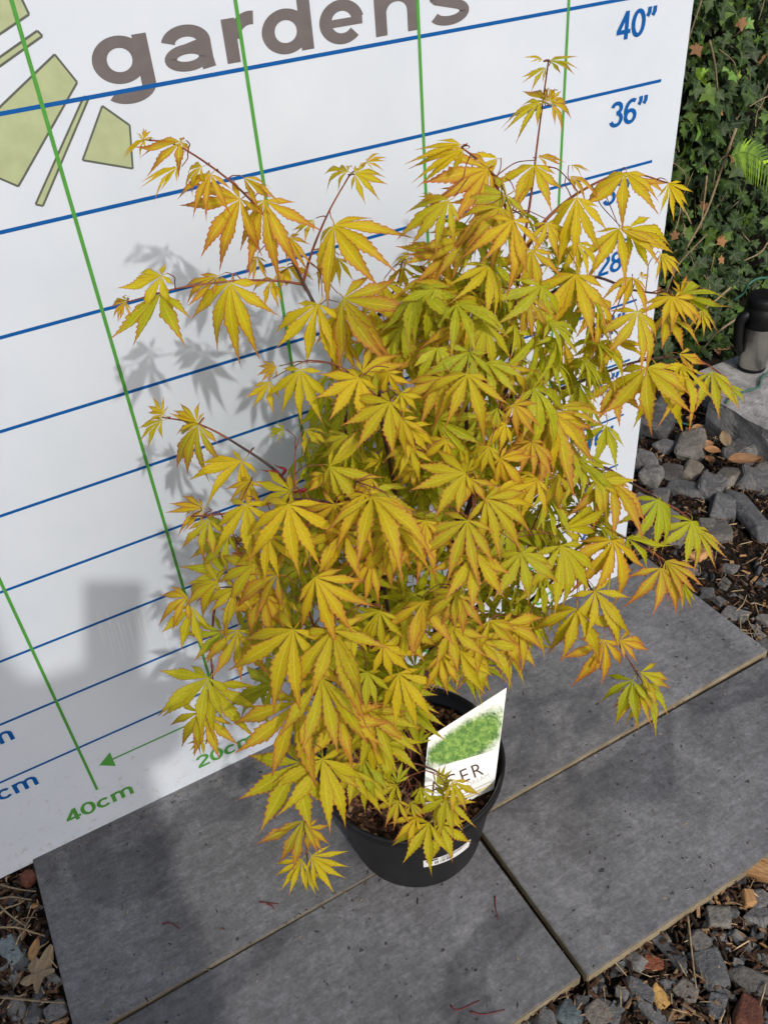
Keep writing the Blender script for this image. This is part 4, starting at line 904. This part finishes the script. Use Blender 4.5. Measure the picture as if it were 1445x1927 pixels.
# ------------------------------------------------------------------ concrete block, travel mug, wire
def mk_concrete():
    t = NT('concrete', 0.8, 0.25); a = t.noise(22, 6, 0.65, None, .6); b = t.noise(170, 4)
    c = t.ramp(a, [(0.3, (0.15, 0.145, 0.135)), (0.5, (0.27, 0.265, 0.255)), (0.7, (0.38, 0.375, 0.365))])
    t.color(t.mix(0.6, c, t.ramp(b, [(0.3, (0.65,)*3), (0.7, (1.2,)*3)]), 'MULTIPLY')); t.bump(t.math('ADD', a, b), .5, .004); return t.m
bm = bmesh.new(); box(bm, (112, 4, -1), (160, 31, 9.0)); 
bmesh.ops.subdivide_edges(bm, edges=list(bm.edges), cuts=9, use_grid_fill=True)
for v in bm.verts:
    q = v.co/K; n1 = noise.noise_vector(q*.16); n2 = noise.noise_vector(q*.5)
    v.co += (n1*.55+n2*.3)*K
    if q.x < 120 and q.y > 27: v.co.y += (0.9*(q.x-112)-1)*K*.4
blk = bmobj('concrete_block', bm, mk_concrete(), None, False)
bm = bmesh.new(); bm.from_mesh(blk.data); box(bm, (119, 30.5, -1), (158, 42, 8.7), .5); bm.to_mesh(blk.data); bm.free()
tag(blk, 'weathered grey concrete block carrying the steel travel mug', 'concrete block')
MC = (130.6, 35.4, 8.75)
mug = empty('travel_mug', MC); tag(mug, 'brushed steel travel mug with black lid and handle on the concrete block', 'mug')
def mk_steel():
    t = NT('brushed_steel', 0.33, 0.5); t.b.inputs['Metallic'].default_value = 1.0
    mp = t.n('ShaderNodeMapping'); mp.inputs['Scale'].default_value = (1, 1, 60); t.l(t.coord(), mp.inputs[0]); a = t.noise(30, 3, .6, mp.outputs[0])
    t.color(t.ramp(a, [(0.3, (0.42, 0.40, 0.37)), (0.7, (0.60, 0.58, 0.54))])); return t.m
M_RUB = flat('black_rubber', (0.005, 0.005, 0.0055), 0.45, 0.3)
V, F = lathe([(.05, 0), (3.05, 0), (3.2, .1), (3.25, .9), (3.2, .95)], (0, 0, 0), 40); obj('base_ring', V, F, M_RUB, mug, True)
V, F = lathe([(3.18, .9), (3.25, 1.0), (3.9, 11.6), (3.9, 11.8)], (0, 0, 0), 40); obj('body', V, F, mk_steel(), mug, True)
V, F = lathe([(3.85, 11.5), (4.1, 11.55), (4.2, 14.0), (4.25, 16.2), (4.05, 16.4), (4.1, 16.8), (4.15, 18.3), (3.8, 18.8), (2.6, 19.1), (.05, 19.0)], (0, 0, 0), 40); lid = obj('lid', V, F, M_RUB, mug, True)
P = [Vector(q) for q in ((-3.4, 1.2, 14.6), (-4.4, 1.6, 14.0), (-4.9, 1.9, 12.4), (-4.7, 1.8, 9.5), (-4.3, 1.6, 6.8), (-3.5, 1.3, 5.2))]
V, F = tube(P, 1.35, 1.1, 10, 5); obj('handle', V, F, M_RUB, mug, True)
V, F = tube([Vector((-1.4, -2.6, 19.0)), Vector((-.6, -2.6, 19.7)), Vector((.8, -2.4, 19.5)), Vector((1.6, -2.2, 19.0))], .5, .5, 8, 3); obj('sip_tab', V, F, M_RUB, lid, True)
M_WIRE = flat('green_wire', (0.035, 0.115, 0.085), 0.4)
stick('garden_wire', [onZ(1445, 700, 9.4), onZ(1432, 712, 9.5), onZ(1428, 728, 9.5), onZ(1405, 735, 9.6), onZ(1380, 745, 9.6), onZ(1366, 758, 9.2), onZ(1350, 775, 5), onZ(1335, 795, 1.5), onZ(1310, 802, 1.2), onZ(1262, 790, 1.4)], .28, .28, 'green plastic coated wire trailing over the concrete block', 'wire', None, M_WIRE)
V, F = tube([onY(1445, 522, 44), onY(1425, 524, 44), onY(1408, 535, 44), onY(1398, 552, 45), onY(1380, 565, 46)], .3, .3, 6, 4)
tag(obj('garden_wire', V, F, M_WIRE, None, True), 'green plastic coated wire looping through the ivy above the mug', 'wire')

# ------------------------------------------------------------------ ivy bank
ivy = empty('ivy_hedge', (120, 56, 0)); tag(ivy, 'dense dark green ivy covering the bank behind the board', 'ivy')
def bank_y(x, z): return 56 + .10*z + 3.5*noise.noise(Vector((x*.035, z*.035, 7))) + 1.6*noise.noise(Vector((x*.11, z*.11, 2)))
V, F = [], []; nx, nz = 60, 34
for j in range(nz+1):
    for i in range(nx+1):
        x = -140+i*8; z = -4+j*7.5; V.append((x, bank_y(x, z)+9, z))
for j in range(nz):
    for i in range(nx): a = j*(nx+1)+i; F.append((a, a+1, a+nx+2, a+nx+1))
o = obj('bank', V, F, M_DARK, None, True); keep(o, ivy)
def ivy_mesh(seed):
    r = random.Random(seed)
    O = [(0, 0), (-.16, .14), (-.12, .44), (.16, .30), (.36, .56), (.52, .26), (1, 0), (.52, -.26), (.36, -.56), (.16, -.30), (-.12, -.44), (-.16, -.14)]
    O = [(x*r.uniform(.9, 1.1), y*r.uniform(.85, 1.15)) for x, y in O]
    V = [(.25, 0, 0)] + [(x, y, -.12*abs(y)-.10*x*x+r.uniform(-.03, .03)) for x, y in O]
    F = [(0, i+1, (i+1) % 12+1) for i in range(12)]
    C = [(0, 0, 0)]+[((0 if abs(y) < .02 else .6), x, 0) for x, y in O]
    C = [(0, 0, 0)]+[(0 if i in (0, 2, 4, 6, 8, 10) else .8, .5, 0) for i in range(12)]
    me = bpy.data.meshes.new('leaf'); me.from_pydata([Vector(v) for v in V], [], F); me.update()
    a = me.color_attributes.new('lf', 'FLOAT_COLOR', 'POINT'); a.data.foreach_set('color', [x for c in C for x in (*c, 1)])
    return me, V, F, C
IV = []
for s in range(4):
    me, V, F, C = ivy_mesh(s); m2 = me.copy(); me.materials.append(M_IVY); m2.materials.append(M_IVYNEW); IV.append((me, m2, V, F, C))
DEADIV = IV[0][0].copy(); DEADIV.materials.clear(); DEADIV.materials.append(M_DEAD)
ri = random.Random(31); BV, BF, BC = [], [], []
def ivy_leaf(x, z, part):
    y = bank_y(x, z) - ri.triangular(-8, 4.5, 0); L = ri.choice((ri.uniform(1.2, 2.4), ri.uniform(2, 3.4), ri.uniform(3, 4.6))); me, m2, LV, LF, LC = ri.choice(IV)
    n = Vector((ri.gauss(-.1, .65), -1, ri.gauss(.5, .6))).normalized(); d = Vector((ri.gauss(0, .7), ri.gauss(0, .2), ri.gauss(-.8, .5)))
    xax = (d-n*d.dot(n)).normalized(); yax = n.cross(xax); m = Matrix((xax, yax, n)).transposed().to_4x4()
    if part:
        o = link('leaf', m2 if ri.random() < .14 else me); o.parent = ivy; o.matrix_parent_inverse = ivy.matrix_basis.inverted()
        o.matrix_basis = Matrix.Translation(Vector((x, y, z))*K) @ m @ Matrix.Scale(L*K, 4)
    else:
        b = len(BV); mm = Matrix.Translation((x, y, z)) @ m @ Matrix.Scale(L, 4)
        BV.extend(mm @ Vector(v) for v in LV); BF.extend(tuple(b+i for i in f) for f in LF); kk = ri.uniform(.1, 1); BC.extend((c[0], c[1], kk) for c in LC)
k = 0
while k < 300:
    x, z = ri.uniform(104, 142), ri.uniform(3, 92); u = pix(Vector((x, 56, z)))
    if u[0] > 1225 and u[0] < 1450 and u[1] > -5: ivy_leaf(x, z, True); k += 1
for _ in range(1500): ivy_leaf(ri.uniform(98, 150), ri.uniform(0, 98), False)
for _ in range(4200): ivy_leaf(ri.uniform(-60, 240), ri.uniform(0, 170), False)
for _ in range(3200): ivy_leaf(ri.uniform(145, 335), ri.uniform(0, 190), False)
o = obj('foliage', BV, BF, M_IVY); keep(o, ivy); tag(o, kind='stuff')
a = o.data.color_attributes.new('lf', 'FLOAT_COLOR', 'POINT'); a.data.foreach_set('color', [x for c in BC for x in (*c, 1)])
for pts in ([(1320,0),(1300,60),(1288,105)], [(1385,240),(1360,310),(1330,395),(1290,470)], [(1445,180),(1425,190),(1410,200)], [(1335,75),(1345,120),(1350,170)], [(1375,540),(1340,570),(1300,600)], [(1400,590),(1350,625),(1320,660)], [(1330,330),(1322,400),(1318,430)], [(1445,455),(1430,475),(1400,490)], [(1260,350),(1280,380),(1300,420)], [(1250,560),(1275,500),(1330,440)]):
    r = .36 if pts[0] == (1385, 240) else rs.uniform(.16, .3)
    V, F = tube([onY(a, b, 50.5) for a, b in pts], r, r*.7, 6, 5); o = obj('stem', V, F, M_TWIG, None, True); keep(o, ivy)
for k in range(46):
    x, z = ri.uniform(100, 150), ri.uniform(2, 92); P = [Vector((x, bank_y(x, z)-ri.uniform(0, 3), z))]
    d = Vector((ri.gauss(0, .5), 0, 1))
    for j in range(4):
        d += Vector((ri.gauss(0, .45), 0, ri.gauss(0, .2))); q = P[-1]+d.normalized()*ri.uniform(2, 5); q.y = bank_y(q.x, q.z)-ri.uniform(-1, 3.5); P.append(q)
    V, F = tube(P, .13, .08, 5, 3); o = obj('stem', V, F, M_TWIG, None, True); keep(o, ivy)
for k in range(26):
    x, z = ri.uniform(102, 146), ri.uniform(2, 90); me, m2, LV, LF, LC = ri.choice(IV); m3 = DEADIV
    n = Vector((ri.gauss(0, .5), -1, ri.gauss(.3, .5))).normalized(); xa = Vector((ri.gauss(0, .5), 0, -1)); xa = (xa-n*xa.dot(n)).normalized()
    o = link('dead_leaf', m3); o.parent = ivy; o.matrix_parent_inverse = ivy.matrix_basis.inverted()
    o.matrix_basis = Matrix.Translation(Vector((x, bank_y(x, z)-2.5, z))*K) @ Matrix((xa, n.cross(xa), n)).transposed().to_4x4() @ Matrix.Scale(ri.uniform(1.6, 3.2)*K, 4)
# fern
fern = empty('fern', (150, 50, 30)); tag(fern, 'bright green fern frond hanging in front of the ivy', 'fern')
def frond(pts, n, w):
    P = crom([onY(a, b, 47) for a, b in pts], 12); V, F = tube([onY(a, b, 47) for a, b in pts], .22, .08, 5, 6); o = obj('stalk', V, F, M_FERN, None, True); keep(o, fern)
    for i in range(2, len(P)-1, 2):
        t = i/len(P); d = (P[i+1]-P[i-1]).normalized(); s = d.cross(Vector((0, -1, .3))).normalized(); L = w*math.sin(math.pi*min(1, .12+.80*t))**.8
        for sg in (-1, 1):
            V, F = [], []; ax = (s*sg + d*.45 + Vector((0, -.15, -.35))).normalized(); up = Vector((0, -1, .6)).normalized(); sd = up.cross(ax).normalized()
            for k in range(9):
                q = k/8; hw = .42*(1-q)**.7*(1.25 if k % 2 else .75)
                c = P[i]+ax*L*q+Vector((0, 0, -.25*L*q*q)); V += [c+sd*hw, c-sd*hw]
            for k in range(8): F.append((2*k, 2*k+1, 2*k+3, 2*k+2))
            me = mesh('pinna', V, F, M_FERN); a = me.color_attributes.new('lf', 'FLOAT_COLOR', 'POINT'); a.data.foreach_set('color', [.5, .5, 0, 1]*len(V))
            o = link('pinna', me); keep(o, fern)
frond([(1375, 292), (1400, 285), (1430, 300), (1465, 345)], 20, 5.2)

# ------------------------------------------------------------------ the photographer (behind the viewpoint; the soft shadow on the board is theirs)
person = empty('person', (-56, -130, 0)); tag(person, 'person in dark clothes holding up a phone to face the board', 'person')
def skinned(name, joints, edges, mat):
    me = bpy.data.meshes.new(name); me.from_pydata([Vector(j[:3])*K for j in joints], edges, []); me.update(); me.materials.append(mat)
    o = link(name, me); md = o.modifiers.new('skin', 'SKIN'); sub = o.modifiers.new('smooth', 'SUBSURF'); sub.levels = sub.render_levels = 2
    for i, j in enumerate(joints):
        sv = me.skin_vertices[0].data[i]; sv.radius = (j[3]*K, (j[4] if len(j) > 4 else j[3])*K); sv.use_root = (i == 0)
    keep(o, person); return o
M_CLOTH = mk_print('dark_cloth', (0.03, 0.035, 0.05)); M_SKIN = mk_print('skin', (0.42, 0.25, 0.18))
J = [(-56,-131,92,15,11),(-56,-131,108,15,11),(-55,-130,124,17,10),(-55,-130,136,9,8),(-55,-128,144,5.5),(-55.5,-127,151,7.5,8.5),(-55.5,-127,158,8,9),(-55.5,-127.5,164,5.5),
     (-39,-130,132,6),(-36,-122,114,5),(-35,-106,106,4),(-33.5,-97,106,3.2),(-72,-130,132,6),(-76,-128,112,5),(-62,-112,100,4),(-40,-98,103,3.2),
     (-64,-131,84,9),(-66,-130,48,6.5),(-66,-132,9,4.5),(-66,-122,5,4),(-47,-131,84,9),(-45,-129,48,6.5),(-45,-131,9,4.5),(-45,-121,5,4)]
E_ = [(0,1),(1,2),(2,3),(3,4),(4,5),(5,6),(6,7),(2,8),(8,9),(9,10),(10,11),(2,12),(12,13),(13,14),(14,15),(0,16),(16,17),(17,18),(18,19),(0,20),(20,21),(21,22),(22,23)]
skinned('body', J, E_, M_CLOTH)
bm = bmesh.new(); box(bm, (-3.8, -13.6, -1.5), (3.8, 2.2, -.6), .25)
ph = bmobj('phone', bm, M_RUB); ph.matrix_world = Matrix.Translation(CAM*K) @ Matrix((RT, UP, -FW)).transposed().to_4x4() @ Matrix.Translation((0, 0, 2.2*K))
tag(ph, 'black phone held up in one hand by the person facing the board', 'phone')
